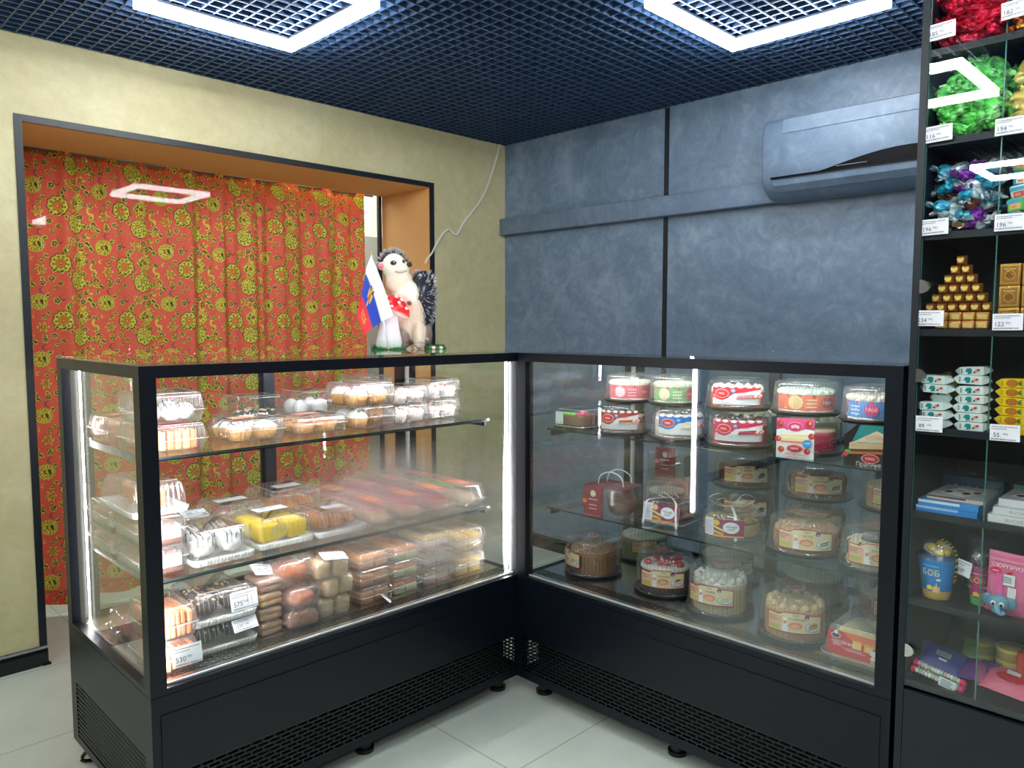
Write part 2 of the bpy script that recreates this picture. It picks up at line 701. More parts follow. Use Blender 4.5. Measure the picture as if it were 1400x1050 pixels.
# vertical joint strips and horizontal duct on the grey wall
mb = MB()
mb.box(1.153, -0.004, 0, 1.179, 0.002, 1.886, 'blackmat'); mb.box(1.153, -0.004, 1.982, 1.179, 0.002, 2.424, 'blackmat')
struct(mb, 'trim_3')
mb = MB()
mb.rbox(0, 0, 0, 2.9, 0.05, 0.098, 0.004, 'greyduct', n=3)
o = struct(mb, 'trim_4'); o.location = (1.452, -0.0255, 1.885)
# skirting
mb = MB()
prof = [(0, 0), (0.018, 0.0), (0.018, 0.052), (0.014, 0.066), (0.006, 0.074), (0, 0.075)]
mb.loft([[(x, y, z) for x, z in prof] for y in (-8.0, -2.4)], 'blackplastic', smooth=False)
mb.loft([[(x, y, z) for x, z in ((0.0, 0), (0.024, 0.0), (0.024, 0.006), (0, 0.006))] for y in (-2.42, -2.392)], 'blackplastic', smooth=False)
o = struct(mb, 'baseboard_left'); o.location = (0.0, -0.155, 0)
mb = MB()
mb.loft([[(x, -z0, z) for z0, z in prof] for x in (0, 5.5)], 'blackplastic', smooth=False)
struct(mb, 'baseboard_right')
# ceiling: open cell grid of 50 mm squares under a dark plenum
mb = MB()
mb.box(-0.46, -8.1, 2.95, 5.6, 0.12, 3.0, 'plenum')
G = 0.05
x = 0.012
while x < 5.5:
    mb.box(x - 0.0028, -8.0, H, x + 0.0028, -0.001, H + 0.036, 'grid'); x += G
y = -0.012
while y > -8.0:
    mb.box(0.001, y - 0.0028, H + 0.001, 5.5, y + 0.0028, H + 0.035, 'grid'); y -= G
struct(mb, 'ceiling')
# passage behind the opening
mb = MB()
mb.box(-1.72, -8, 0, -1.6, 1.6, 2.02, 'dado'); mb.box(-1.72, -8, 2.02, -1.6, 1.6, 2.7, 'creamwall')
struct(mb, 'wall_passage')
mb = MB(); mb.box(-1.72, 1.5, 0, -WT, 1.6, 2.7, 'creamwall'); struct(mb, 'wall_passage_end')
mb = MB(); mb.box(-1.72, -8, 2.7, -WT, 1.6, 2.75, 'creamwall'); struct(mb, 'ceiling_passage')

# glazed partition at the back of the opening
mb = MB()
g = MB()
g.box(-0.474, OY1 + 0.04, 0.03, -0.466, OY2 - 0.045, OH - 0.02, 'filmglass')
o = g.build('window_1'); o['kind'] = 'structure'
mb.box(-0.482, OY1 + 0.02, 0.0, -0.461, OY1 + 0.04, OH - 0.02, 'blackmat')
mb.box(-0.482, OY2 - 0.046, 0.0, -0.461, OY2 - 0.026, OH - 0.02, 'blackmat')
struct(mb, 'trim_5')

# ------------------------------------------------------------------ square ring lamps under the grid
def ring_lamp(x0, y0, label, s=0.575, z=H):
    t = thing('square_ring_lamp', label, 'lamp', (x0 + s / 2, y0 + s / 2, z - 0.044), group='square ring lamps under the grid ceiling')
    w = 0.029
    h = s / 2
    f = MB()
    d = MB()
    for a, b, c, e in ((-h, -h, h, -h + w), (-h, h - w, h, h), (-h, -h + w, -h + w, h - w), (h - w, -h + w, h, h - w)):
        f.box(a, b, 0.034, c, e, 0.043, 'alu')
        d.box(a, b, 0.0, c, e, 0.034, 'tube')
    f.build('housing', t)
    d.build('diffuser', t)
    for q in ((-h + w / 2, -h + w / 2), (h - w / 2, h - w / 2)):
        k = MB(); k.cyl(q[0], q[1], 0.0, 0.5, 0.0012, 'alu', n=6); k.build('suspension_wire', t, (0, 0, 0.043))
    return t
ring_lamp(0.662, -2.370, 'square glowing ring lamp hanging above the curtained opening')
ring_lamp(1.859, -1.180, 'square glowing ring lamp hanging before the grey wall air conditioner')
k = 0
for ix in range(0, 4):
    for iy in range(0, 6):
        x0 = 0.662 + 1.197 * ix
        y0 = -1.18 - 1.19 * iy
        if (ix + iy) % 2 == 0 or y0 < -7:
            continue
        if (ix, iy) in ((0, 1), (1, 0)):
            continue
        if x0 > 5:
            continue
        ring_lamp(x0, y0, 'square ring lamp above the shop floor, mirrored in the candy cabinet glass')
mb = MB(); mb.box(-0.3, -0.3, 0, 0.3, 0.3, 0.03, 'tube')
t = thing('ceiling_panel', 'flat ceiling light panel in the passage behind the curtain', 'lamp', (-1.15, -0.6, 2.66))
mb.build('diffuser', t)
f = MB(); f.box(-0.31, -0.31, 0.025, 0.31, 0.31, 0.039, 'whiteplastic'); f.build('housing', t)

# ------------------------------------------------------------------ curtain
def curtain():
    y0, y1, z0, z1 = -2.54, -0.672, 0.05, 2.128
    NX, NZ = 640, 690
    T, TV = 0.305, 0.258
    # motif sheet in cloth coordinates (numpy picture, sampled at the vertices)
    RES = 400
    gu, gv = np.meshgrid((np.arange(RES) + .5) / RES, (np.arange(RES) + .5) / RES)
    img = np.zeros((RES, RES, 3)); img[:] = (250, 106, 84)
    rs = np.random.RandomState(5)
    def loc(cu, cv):
        du = (gu - cu + .5) % 1 - .5
        dv = ((gv - cv + .5) % 1 - .5) * TV / T
        return du, dv
    def put(mask, c):
        img[mask] = c
    DK, YL, OL, GR, RD, TEAL = (84, 52, 26), (244, 226, 84), (190, 190, 62), (112, 128, 48), (226, 84, 58), (76, 108, 100)
    OR = (236, 140, 62)
    def flower(cu, cv, r, n, rot=0.0, dots=True, half=None):
        du, dv = loc(cu, cv)
        a = np.arctan2(dv, du) + rot
        q = np.hypot(du, dv) / r
        lobe = 1 + 0.13 * np.abs(np.cos(n * a / 2)) - 0.08
        ok = np.ones_like(q, bool) if half is None else (np.cos(a - half) > -0.45)
        put((q < lobe * 1.08) & ok, DK)
        put((q < lobe * 0.98) & ok, YL)
        put((q < lobe * 0.86) & (q > .55) & (np.abs(np.cos(n * a / 2)) > .62) & ok, OL)
        put((q < lobe * 0.80) & (q > .62) & (np.abs(np.cos(n * a / 2)) > .82) & ok, GR)
        put((q < .53) & ok, DK)
        put((q < .49) & ok, YL if dots else OR)
        if dots:
            put((q < .44) & (np.cos(n * a) > .1) & (q > .2) & ok, GR)
        put((q < .22) & ok, RD)
        put((q < .1) & ok, YL)
    def daisy(cu, cv, r, n=14):
        du, dv = loc(cu, cv)
        a = np.arctan2(dv, du); q = np.hypot(du, dv) / r
        put(q < 1.06 + .05 * np.cos(n * a), OL)
        put(q < .98 + .05 * np.cos(n * a), YL)
        put((np.abs(q - .8) < .1) & (np.cos(n * a) > .2), DK)
        put(q < .62, DK); put(q < .58, YL)
        put((q < .52) & (np.cos(5 * a) > -.2), OL)
        put(q < .3, DK); put(q < .24, RD)
    def star(cu, cv, r):
        du, dv = loc(cu, cv)
        a = np.arctan2(dv, du); q = np.hypot(du, dv) / r
        e = 1 / (1 + .32 * np.cos(6 * a + 3))
        put(q < .86 * e, DK); put(q < .78 * e, YL); put(q < .56 * e, DK); put(q < .48 * e, OR)
        put(q < .26, DK); put(q < .16, YL)
    def leaf(cu, cv, L, ang, inner=GR, outer=YL):
        du, dv = loc(cu, cv)
        x = du * math.cos(ang) + dv * math.sin(ang)
        y = -du * math.sin(ang) + dv * math.cos(ang)
        t = (x / L + .5)
        wd = np.where((t > 0) & (t < 1), L * .36 * np.sin(PI * np.clip(t, 0, 1) ** .75) , -1)
        put(np.abs(y) < wd * 1.0, DK)
        put(np.abs(y) < wd * 1.0 - .004, outer)
        put((np.abs(y) < wd * .55 - .003) & (t > .15) & (t < .85), inner)
        put((np.abs(y) < wd * .22 - .001) & (t > .25) & (t < .7), (34, 34, 24))
    def small(cu, cv, r):
        du, dv = loc(cu, cv)
        a = np.arctan2(dv, du); q = np.hypot(du, dv) / r
        put(q < 1.0 + .18 * np.cos(5 * a), YL); put(q < .78 + .15 * np.cos(5 * a), DK)
        put((q < .62) & (np.cos(5 * a) > 0), TEAL); put(q < .25, YL)
    def curl(cu, cv, r, a0, c):
        du, dv = loc(cu, cv)
        a = (np.arctan2(dv, du) - a0) % (2 * PI); q = np.hypot(du, dv) / r
        put((np.abs(q - 1 + .12 * a) < .20 * np.sin(np.clip(a / 4.2, 0, 1) * PI)) & (a < 4.2), c)
    def px(x, y):
        return (x - 70) / 430.0, 1 - (y - 480) / 395.0
    for (x, y, r, a0, c) in ((225, 575, 26, .5, OR), (440, 610, 22, 2, (120, 70, 70)), (238, 785, 34, 1.0, YL), (655, 815, 28, 4, YL), (235, 785, 20, 1, OR),
                             (690, 700, 20, 3, OR), (330, 745, 18, 0, (140, 120, 80)), (160, 660, 26, 2.4, YL), (410, 690, 16, 5, OR), (330, 560, 24, 1, (130, 90, 90)),
                             (470, 520, 18, 3, OR), (120, 830, 22, 1, YL), (640, 560, 22, 2, YL), (600, 800, 16, 0, OR), (190, 870, 18, 4, OR), (420, 860, 20, 1, OR),
                             (280, 740, 15, 1, YL), (480, 600, 15, 4, YL), (520, 690, 14, 2, OR), (90, 690, 16, 2, OR)):
        curl(*px(x, y), r / 430, a0, c)
    flower(*px(435, 765), 58 / 430, 9, .2, False)
    flower(*px(550, 885), 54 / 430, 8, .9, True)
    daisy(*px(300, 638), 48 / 430)
    daisy(*px(572, 735), 44 / 430, 12)
    flower(*px(110, 860), 40 / 430, 8, 0, True)
    for x, y, r in ((518, 612, 30), (320, 810, 33), (130, 790, 24)):
        star(*px(x, y), r / 430)
    for x, y, r in ((136, 592, 21), (405, 630, 20), (590, 632, 20), (245, 873, 20), (380, 872, 18), (190, 740, 14), (470, 700, 13), (660, 745, 16)):
        small(*px(x, y), r / 430)
    for x, y, L, a in ((202, 620, 52, -.7), (466, 680, 46, -1.2), (652, 655, 50, -.8), (356, 715, 38, -.6), (276, 915, 46, -.5), (320, 640, 62, -1.3), (540, 740, 60, -1.35),
                       (165, 657, 30, -.5), (620, 690, 28, -.5), (575, 810, 30, .4), (330, 748, 34, .3), (185, 885, 36, -.3), (440, 820, 44, .5), (395, 815, 40, -2.4)):
        leaf(*px(x, y), L / 430, a)
    for x, y, L, a in ((120, 720, 40, .9), (250, 560, 36, -2.2), (355, 590, 40, .4), (480, 840, 36, 2.2), (620, 900, 44, -1.0), (120, 640, 34, 1.8), (395, 540, 34, -.2), (500, 800, 30, 1.2), (640, 500, 40, .7), (230, 830, 34, -1.7), (330, 880, 40, -.9)):
        leaf(*px(x, y), L / 430, a)
    for x, y, r in ((165, 830, 17), (330, 505, 17), (480, 655, 15), (610, 570, 16), (430, 905, 15)):
        small(*px(x, y), r / 430)
    star(*px(235, 505), 25 / 430)
    lum = rs.rand(RES, RES, 1) * .06 + .97
    img = np.clip(img * lum, 0, 255) / 255.0
    lin_img = np.where(img <= .04045, img / 12.92, ((img + .055) / 1.055) ** 2.4)
    # folds: cloth coordinate u runs faster than y where the cloth ripples
    ys = np.linspace(0, 1, NX)
    W = y1 - y0
    rs = np.random.RandomState(3)
    fx = np.zeros((NZ, NX))
    cu = np.cumsum(np.concatenate([[0], rs.uniform(.07, .17, 40)]))
    zz = np.linspace(0, 1, NZ)[:, None]       # 0 bottom .. 1 top
    base = np.interp(ys * W, cu, np.arange(len(cu)) * PI)
    for k in range(1):
        ph = base[None, :] + .35 * np.sin(zz * 2.2 + 1.3)
        sharp = np.sign(np.cos(ph)) * np.abs(np.cos(ph)) ** 1.0
        fx += sharp * (0.013 + .011 * (1 - zz)) * (1 + .35 * np.sin(base[None, :] * .37))
    fx += 0.007 * np.cos(base[None, :] * 2.3 + 4) * (.4 + zz) + .005 * np.cos(base[None, :] * 5.1) * zz ** 6
    du = np.sqrt(np.gradient(fx, axis=1) ** 2 + (W / (NX - 1)) ** 2)
    U = np.cumsum(du, axis=1)
    Zc = z0 + (z1 - z0) * zz * np.ones((1, NX))
    wav = 0.006 * np.sin(base)[None, :] * np.clip(1 - zz * 14, 0, 1)
    Zp = Zc + wav
    edge = 0.014 * (1 - zz) * np.clip((ys[None, :] - .9) * 10, 0, 1)
    Xp = -0.535 + fx
    Yp = y0 + W * ys[None, :] + edge
    V = np.stack([Xp, np.broadcast_to(Yp, Xp.shape), Zp], -1).reshape(-1, 3)
    iu = ((U / T) % 1 * RES).astype(int) % RES
    iv = ((Zc / TV) % 1 * RES).astype(int) % RES
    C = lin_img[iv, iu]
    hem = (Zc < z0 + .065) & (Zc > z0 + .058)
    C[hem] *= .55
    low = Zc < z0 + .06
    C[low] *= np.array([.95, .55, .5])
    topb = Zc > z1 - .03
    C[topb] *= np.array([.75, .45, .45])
    idx = np.arange(NZ * NX).reshape(NZ, NX)
    F = np.stack([idx[:-1, :-1], idx[:-1, 1:], idx[1:, 1:], idx[1:, :-1]], -1).reshape(-1, 4)
    me = bpy.data.meshes.new('curtain')
    me.vertices.add(len(V)); me.vertices.foreach_set('co', V.ravel())
    me.loops.add(F.size); me.loops.foreach_set('vertex_index', F.ravel())
    me.polygons.add(len(F)); me.polygons.foreach_set('loop_start', np.arange(0, F.size, 4))
    me.polygons.foreach_set('use_smooth', np.ones(len(F), bool))
    me.update(calc_edges=True)
    ca = me.color_attributes.new('Col', 'FLOAT_COLOR', 'POINT')
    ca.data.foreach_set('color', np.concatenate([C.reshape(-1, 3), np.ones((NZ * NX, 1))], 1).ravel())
    me.materials.append(M['cloth'])
    t = thing('curtain', 'red floral curtain with yellow flowers hanging in the ochre opening', 'curtain', (0, 0, 0))
    place(me, 'fabric', t)
    r = MB()
    r.tube([(-0.535, -2.55, 2.12), (-0.535, -0.6, 2.12)], 0.008, 'alu')
    r.build('rod', t)
curtain()

# ------------------------------------------------------------------ loose cable on the left wall
pts = [(-0.061, 2.43), (-0.08, 2.36), (-0.122, 2.254), (-0.165, 2.16), (-0.224, 2.07), (-0.312, 1.976), (-0.355, 1.93), (-0.38, 1.892), (-0.40, 1.866), (-0.425, 1.86), (-0.448, 1.878),
       (-0.47, 1.885), (-0.512, 1.856), (-0.555, 1.80), (-0.588, 1.746), (-0.622, 1.71), (-0.64, 1.682)]
def smooth(P, n=4):
    P = [Vector(p) for p in P]
    o = []
    for i in range(len(P) - 1):
        p0, p1, p2, p3 = P[max(i - 1, 0)], P[i], P[i + 1], P[min(i + 2, len(P) - 1)]
        for k in range(n):
            t = k / n
            o.append(0.5 * ((2 * p1) + (p2 - p0) * t + (2 * p0 - 5 * p1 + 4 * p2 - p3) * t * t + (3 * p1 - p0 - 3 * p2 + p3) * t ** 3))
    o.append(P[-1])
    return o
mb = MB()
for off in (0.0, 0.0045):
    mb.tube(smooth([(0.012 + off * .6, y + off, z - off * .3) for y, z in pts]), 0.0023, 'whiteplastic', n=6)
t = tag(mb.build('cable'), 'thin white cable dangling from the ceiling down the beige wall', 'cable')

# ------------------------------------------------------------------ air conditioner
def air_con():
    X0, X1 = 1.775, 2.66
    t = thing('air_conditioner', 'grey wall mounted air conditioner behind the candy cabinet edge', 'air conditioner', (X0, 0, 1.88))
    L = X1 - X0
    def sec(x, k=1.0, ins=0.0):
        P = [(-0.001, .345), (-.06, .345), (-.15, .335), (-.185, .322), (-.198, .29), (-.204, .20), (-.200, .12), (-.186, .065), (-.160, .030), (-.110, .006), (-.05, 0.0), (-.001, 0)]
        Q = smooth([(0, y, z) for y, z in P], 4)
        return [(x, q.y * k, .17 + (q.z - .17) * (1 - ins)) for q in Q]
    b = MB()
    b.loft([sec(-.002, .90, .07), sec(.004, .97, .02), sec(.016), sec(L - .016), sec(L - .004, .97, .02), sec(L + .002, .9, .07)], 'greyduct')
    b.build('body', t)
    # raised top strip
    s = MB()
    s.box(.10, -.2045, .262, L - .1, -.196, .318, 'greyduct')
    for v in s.v:
        pass
    s.build('top_strip', t)
    # glossy dark display swoosh along the lower front
    n = 30
    a, c = [], []
    for i in range(n + 1):
        u = i / n
        x = .05 + (L - .1) * u
        top = .085 + .052 * max(0, math.sin(PI * min(1, max(0, (u - .27) / .85)))) ** 1.1
        a.append((x, -.2035, .078)); c.append((x, -.2075, max(top, .082)))
    d = MB()
    vs = a + c
    d.add(vs, [(i, i + 1, n + 2 + i, n + 1 + i) for i in range(n)], 'acgloss')
    back = [(x, y + .008, z) for x, y, z in vs]
    d.add(back, [(i + 1, i, n + 1 + i, n + 2 + i) for i in range(n)], 'acgloss')
    d.build('display_band', t)
    v = MB()
    v.loft([[(x, y, z) for y, z in ((-.201, .075), (-.192, .050), (-.166, .026), (-.158, .034), (-.184, .056), (-.192, .075))] for x in (.06, L - .06)], 'greyduct', smooth=False)
    v.build('air_vane', t)
    g = MB()
    g.box(.06, -.206, .0755, L - .06, -.196, .0785, 'gap')
    g.build('vane_slot', t)
    k = MB()
    k.box(.33, -.2093, .094, .45, -.2076, .0955, 'alu'); k.build('trim_line', t)
M['acgloss'] = plain('gloss_black', (6, 7, 9), 0.45, Specular_IOR_Level=0.12)
air_con()
# ================================================================== DISPLAY CASES
def case(name, label, loc, rz, L, front, leds, hide_left=False):
    t = thing(name, label, 'display case', loc, rz, group='black refrigerated display cases')
    P = 0.04
    D = DEP
    # lower cabinet: hollow box with slotted vent sheets low on front and side
    b = MB()
    b.box(0, D - 0.004, ZB, L, D, ZF, 'black')                        # back
    b.box(0.0, 0.0, 0.215, L, 0.004, ZF, 'black')                     # front above the vents
    b.box(0.0, 0.0, ZB, L, 0.004, 0.085, 'black')
    b.box(0.0, 0.0, 0.085, 0.025, 0.004, 0.215, 'black'); b.box(L - 0.025, 0, 0.085, L, 0.004, 0.215, 'black')
    for x0, x1 in ((0, 0.004), (L - 0.004, L)):
        b.box(x0, 0.004, 0.255, x1, D - 0.004, ZF, 'black')
        b.box(x0, 0.004, ZB, x1, D - 0.004, 0.085, 'black')
        b.box(x0, 0.004, 0.085, x1, 0.05, 0.255, 'black'); b.box(x0, D - 0.05, 0.085, x1, D - 0.004, 0.255, 'black')
    b.box(0.006, 0.006, ZB, L - 0.006, D - 0.006, ZB + 0.003, 'black')
    b.box(0.03, 0.08, ZB + 0.003, L - 0.03, D - 0.03, 0.36, 'gap')     # machinery bulk
    b.build('base_cabinet', t)
    v = MB(); v.box(0.025, 0.0005, 0.085, L - 0.025, 0.003, 0.215, 'vent'); v.build('front_vent', t)
    for x0 in (0.0005, L - 0.0035):
        v = MB(); v.box(x0, 0.05, 0.085, x0 + 0.003, D - 0.05, 0.255, 'sidevent'); v.build('side_vent', t)
    # raised service panel line
    p = MB()
    p.box(0.022, -0.003, 0.218, L - 0.022, -0.0002, 0.374, 'black'); p.build('service_panel', t)
    # frame of the glazed part
    f = MB()
    for x in (0, L - P):
        f.box(x, 0, ZF + 0.0015, x + P, P, ZT - 0.008, 'black')
        f.box(x, D - P, ZF + 0.0015, x + P, D, ZT - 0.008, 'black')
    for y in (0, D - P):
        f.box(P, y, ZT - 0.038, L - P, y + P, ZT - 0.008, 'black')
        f.box(P, y, ZF + 0.0015, L - P, y + P, ZF + 0.017, 'black')
    for x in (0, L - P):
        f.box(x, P, ZT - 0.038, x + P, D - P, ZT - 0.008, 'black')
        f.box(x, P, ZF + 0.0015, x + P, D - P, ZF + 0.017, 'black')
    f.build('frame', t)
    g = MB(); g.box(0.001, 0.001, ZT - 0.0075, L - 0.001, D - 0.001, ZT, 'glass')
    g.build('top_panel', t)
    # panes
    g = MB()
    g.box(P - 0.004, 0.012, ZF + 0.012, L - P + 0.004, 0.018, ZT - 0.036, front)
    o = g.build('front_glass', t)
    o.data.materials.append(M['glassedge'])
    for x in (0.012, L - 0.018):
        g = MB(); g.box(x, P - 0.004, ZF + 0.012, x + 0.006, D - P + 0.004, ZT - 0.036, 'glass'); g.build('side_glass', t)
    # sliding doors at the back
    dw = L / 2
    for i, (x0, x1, y) in enumerate(((P, dw + 0.028, D - 0.030), (dw - 0.022, L - P, D - 0.016))):
        d = MB()
        s = 0.042
        d.box(x0, y, ZF + 0.018, x0 + s, y + 0.012, ZT - 0.04, 'black'); d.box(x1 - s, y, ZF + 0.018, x1, y + 0.012, ZT - 0.04, 'black' if i else 'alu2')
        d.box(x0 + s, y, ZF + 0.018, x1 - s, y + 0.012, ZF + 0.03, 'black'); d.box(x0 + s, y, ZT - 0.05, x1 - s, y + 0.012, ZT - 0.04, 'black')
        o = d.build('sliding_door', t)
        q = MB(); q.box(x0 + s, y + 0.004, ZF + 0.03, x1 - s, y + 0.008, ZT - 0.05, 'glass'); q.build('door_glass', o)
    # steel deck with slotted air grille
    k = MB()
    k.box(P - 0.01, 0.105, ZF + 0.012, L - P + 0.01, D - 0.045, ZF + 0.018, 'steel')
    k.box(P - 0.01, 0.022, ZF + 0.012, L - P + 0.01, 0.052, ZF + 0.018, 'steel')
    k.box(dw - 0.002, 0.05, ZF + 0.0181, dw + 0.001, D - 0.05, ZF + 0.0184, 'gap')
    o = k.build('deck', t)
    q = MB()
    q.box(P - 0.01, 0.052, ZF + 0.0172, L - P + 0.01, 0.105, ZF + 0.018, 'deckgrille')
    q.build('air_grille', o)
    q = MB(); q.box(P - 0.01, 0.04, ZF + 0.002, L - P + 0.01, D - 0.045, ZF + 0.006, 'gap'); q.build('air_tray', o)
    k = MB(); k.box(P, 0.0195, ZF + 0.0175, L - P, 0.0235, ZF + 0.0225, 'edgeline'); k.build('glass_edge_glint', t)  # pale strip painting in the light caught by the lower glass edge
    # two glass shelves on perforated brackets
    for z, hh in ((0.997 if front == 'fogglass' else 0.964, 0.03), (0.676, 0.03)):
        s = MB()
        x0, x1, y0, y1 = 0.058, L - 0.085, 0.095, D - 0.06
        s.box(x0, y0, z, x1, y1, z + 0.006, 'shelfglass')
        e = 0.0008
        s.box(x0, y0 - e, z + 0.0003, x1, y0 - 0.0001, z + 0.0057, 'darkedge')
        o = s.build('glass_shelf', t)
        if front == 'fogglass':  # added strip in a dark housing under the shelf edge, brightens wares below
            r = MB()
            r.box(x0, y0 - .0008, z - .0045, x1, y0 + .0006, z - .0004, 'black'); r.box(x0, y0 + .0006, z - .0022, x1, y0 + .009, z - .0004, 'black')
            r.build('added_light_housing', o)
            r = MB(); r.box(x0 + .01, y0 + .0015, z - .0042, x1 - .01, y0 + .0065, z - .0024, 'led'); r.build('light_strip', o)  # added light, hidden by the housing lip
        for x in (x0 + 0.004, x1 - 0.010):
            r = MB()
            yy = [y0 + 0.015, D - 0.05]
            r.box(x, yy[0], z - 0.022, x + 0.006, yy[1], z - 0.0006, 'black')
            n = 5
            for i in range(n):
                a = yy[0] + 0.06 + i * 0.08
                r.box(x - 0.0006, a, z - 0.016, x + 0.0066, a + 0.034, z - 0.006, 'alu2')
            r.build('bracket', o)
    # vertical light strips in the corners
    for x, y, on in leds:
        q = MB()
        q.box(x - on, y - on, ZF + 0.02, x + on, y + on, ZT - 0.042, 'led' if on != .0061 else 'ledoff')
        q.build('light_strip', t)
    if front != 'fogglass':
        q = MB(); q.box(P + .03, 0.0405, ZT - 0.0345, L - P - .03, 0.047, ZT - 0.029, 'led'); q.build('light_strip', t)  # added strip out of sight behind the top rail, brightens the cakes
    else:
        q = MB(); q.box(P + .03, 0.0405, ZT - 0.034, L - P - .03, 0.048, ZT - 0.026, 'led'); q.build('light_strip', t)  # added strip out of sight behind the top rail, brightens the pastries
    # feet
    for x in (0.075, L * 0.5, L - 0.075):
        for y in (0.065, D - 0.065):
            q = MB(); q.cyl(x, y, 0.0, ZB, 0.022, 'blackplastic'); q.cyl(x, y, 0.0, 0.012, 0.03, 'blackplastic'); q.build('foot', t)
    return t
M['topglass'] = plain('top_glass_panel', (30, 36, 40), 0.04)
M['alu2'] = plain('dark_profile', (62, 66, 74), 0.35, 0.6)
LL = 1.318
left_case = case('display_case', 'black glass display case full of brightly lit pastries beside the curtained opening', (AX, Y1, 0), PI / 2, LL, 'fogglass',
                 [(0.048, 0.050, .006), (LL - 0.047, 0.047, .003), (0.047, DEP - 0.05, .002), (LL - 0.052, DEP - 0.05, .0061)])
LR = X2 - AX - 0.002
right_case = case('display_case', 'black glass display case of round cakes standing along the grey wall', (AX + 0.002, Y2, 0), 0.0, LR, 'frontglass',
                  [(0.05, DEP - 0.05, .0061), (LR - 0.05, DEP - 0.05, .0061)])
for o in list(left_case.children):
    pass
# wire hoop castor at the left end of the pastry case
mb = MB()
mb.tube(smooth([(0.07, 0.60, 0.06), (0.02, 0.60, 0.045), (0.0, 0.60, 0.02), (0.03, 0.60, 0.007), (0.09, 0.60, 0.007), (0.14, 0.60, 0.02), (0.14, 0.6, 0.06)]), 0.006, 'blackplastic')
mb.build('castor_hoop', left_case)
# ================================================================== PACKED PASTRIES (left case)
def clam_lid(w, d, h, z0, ribs=True, taper=0.006, flange=0.005, r=0.014, m='clear', amp=0.0017, per=0.0065, step=0.0024, domed=0.0):
    b = MB()
    P = rperim(w, d, r, step if ribs else 0.008)
    tot = len(P)
    nr = max(1, round(2 * (w + d) / per))
    def ring(ins, z, rib):
        L = []
        for i, (x, y, nx, ny) in enumerate(P):
            q = -ins + (amp * math.cos(2 * PI * nr * i / tot) * rib if ribs else 0)
            L.append((x + nx * q, y + ny * q, z))
        return L
    L = [ring(-flange, z0, 0), ring(-flange, z0 + .0012, 0), ring(0, z0 + .0015, 0), ring(0.0004, z0 + .004, 1)]
    top = h
    if domed:
        for k in range(1, 6):
            a = k / 6 * PI / 2
            L.append(ring(0.0004 + taper * k / 6 + domed * (1 - math.cos(a)), z0 + .004 + (top - z0 - .006) * math.sin(a) ** .8, 1))
        L.append(ring(taper + domed, top - .0008, .6)); L.append(ring(taper + domed + .006, top, 0)); L.append(ring(taper + domed + .011, top - .0012, 0))
    else:
        L += [ring(taper * .5, (z0 + top) / 2, 1), ring(taper, top - .009, 1), ring(taper + .002, top - .003, 1), ring(taper + .006, top - .0005, .5),
              ring(taper + .010, top, 0), ring(taper + .014, top - .0016, 0)]
    b.loft(L, m, cap0=False, cap1=True)
    b.loft([ring(-flange - .0006, z0 - .0004, 0), ring(-flange - .0006, z0 + .0016, 0), ring(-flange + .0014, z0 + .0016, 0)], 'edgeglint', cap0=False, cap1=False)  # milky band painting in the bright rim line
    if ribs:          # milky strips on the rib crests, painting in their highlights
        for k in range(0, nr):
            i = (k / nr * tot)
            i0 = int(i) % tot
            x, y, nx, ny = P[i0]
            tx, ty = -ny * .0006, nx * .0006
            q = lambda ins, z, s: (x + nx * (amp * .85 - ins) + tx * s, y + ny * (amp * .85 - ins) + ty * s, z)
            zs = [(0.0004, z0 + .005), (taper * .5, (z0 + top) / 2), (taper, top - .010)] if not domed else [(0.0004 + taper * j / 6 + domed * (1 - math.cos(j / 6 * PI / 2)), z0 + .004 + (top - z0 - .006) * math.sin(j / 6 * PI / 2) ** .8) for j in range(1, 6)]
            V = [q(a, z, -1) for a, z in zs] + [q(a, z, 1) for a, z in zs]
            m_ = len(zs)
            b.add(V, [(j, m_ + j, m_ + j + 1, j + 1) for j in range(m_ - 1)], 'edgeglint')
    tp = taper + domed if domed else taper + .005
    b.loft([ring(tp - .0005, top - .0014 if domed else top - .0012, 0), ring(tp + .0012, top + .0002, 0)], 'edgeglint', cap0=False, cap1=False)  # painted highlight along the upper lid edge
    return b


def clam_tray(w, d, z0, ribs=True, taper=0.008, flange=0.005, r=0.014, m='clear', amp=0.0017, per=0.0065, wavy=False, step=0.0024):
    b = MB()
    P = rperim(w, d, r, step if ribs else 0.008)
    tot = len(P)
    nr = max(1, round(2 * (w + d) / per))
    def ring(ins, z, rib):
        L = []
        for i, (x, y, nx, ny) in enumerate(P):
            q = -ins + (amp * math.cos(2 * PI * nr * i / tot) * rib if ribs else 0)
            L.append((x + nx * q, y + ny * q, z))
        return L
    if wavy:      # foam-look tray with a fluted skirt
        L = [ring(.004, .006, 0), ring(-.002, z0 - .0005, 0), ring(-flange, z0, .3), ring(-flange - .001, z0 - .003, .8), ring(-flange + .004, .003, 1), ring(.006, 0.0, .6)]
        b.loft(L, m, cap0=True, cap1=True)
    else:
        L = [ring(-flange, z0 - .0002, 0), ring(0, z0 - .0006, 0), ring(taper * .4, z0 * .6, 1), ring(taper, .004, 1), ring(taper + .003, .0006, 0)]
        b.loft(L, m, cap0=False, cap1=True)
    return b


_mc = {}
def cached(key, fn):
    if key not in _mc:
        _mc[key] = fn().mesh(key if isinstance(key, str) else str(key[0]))
    return _mc[key]


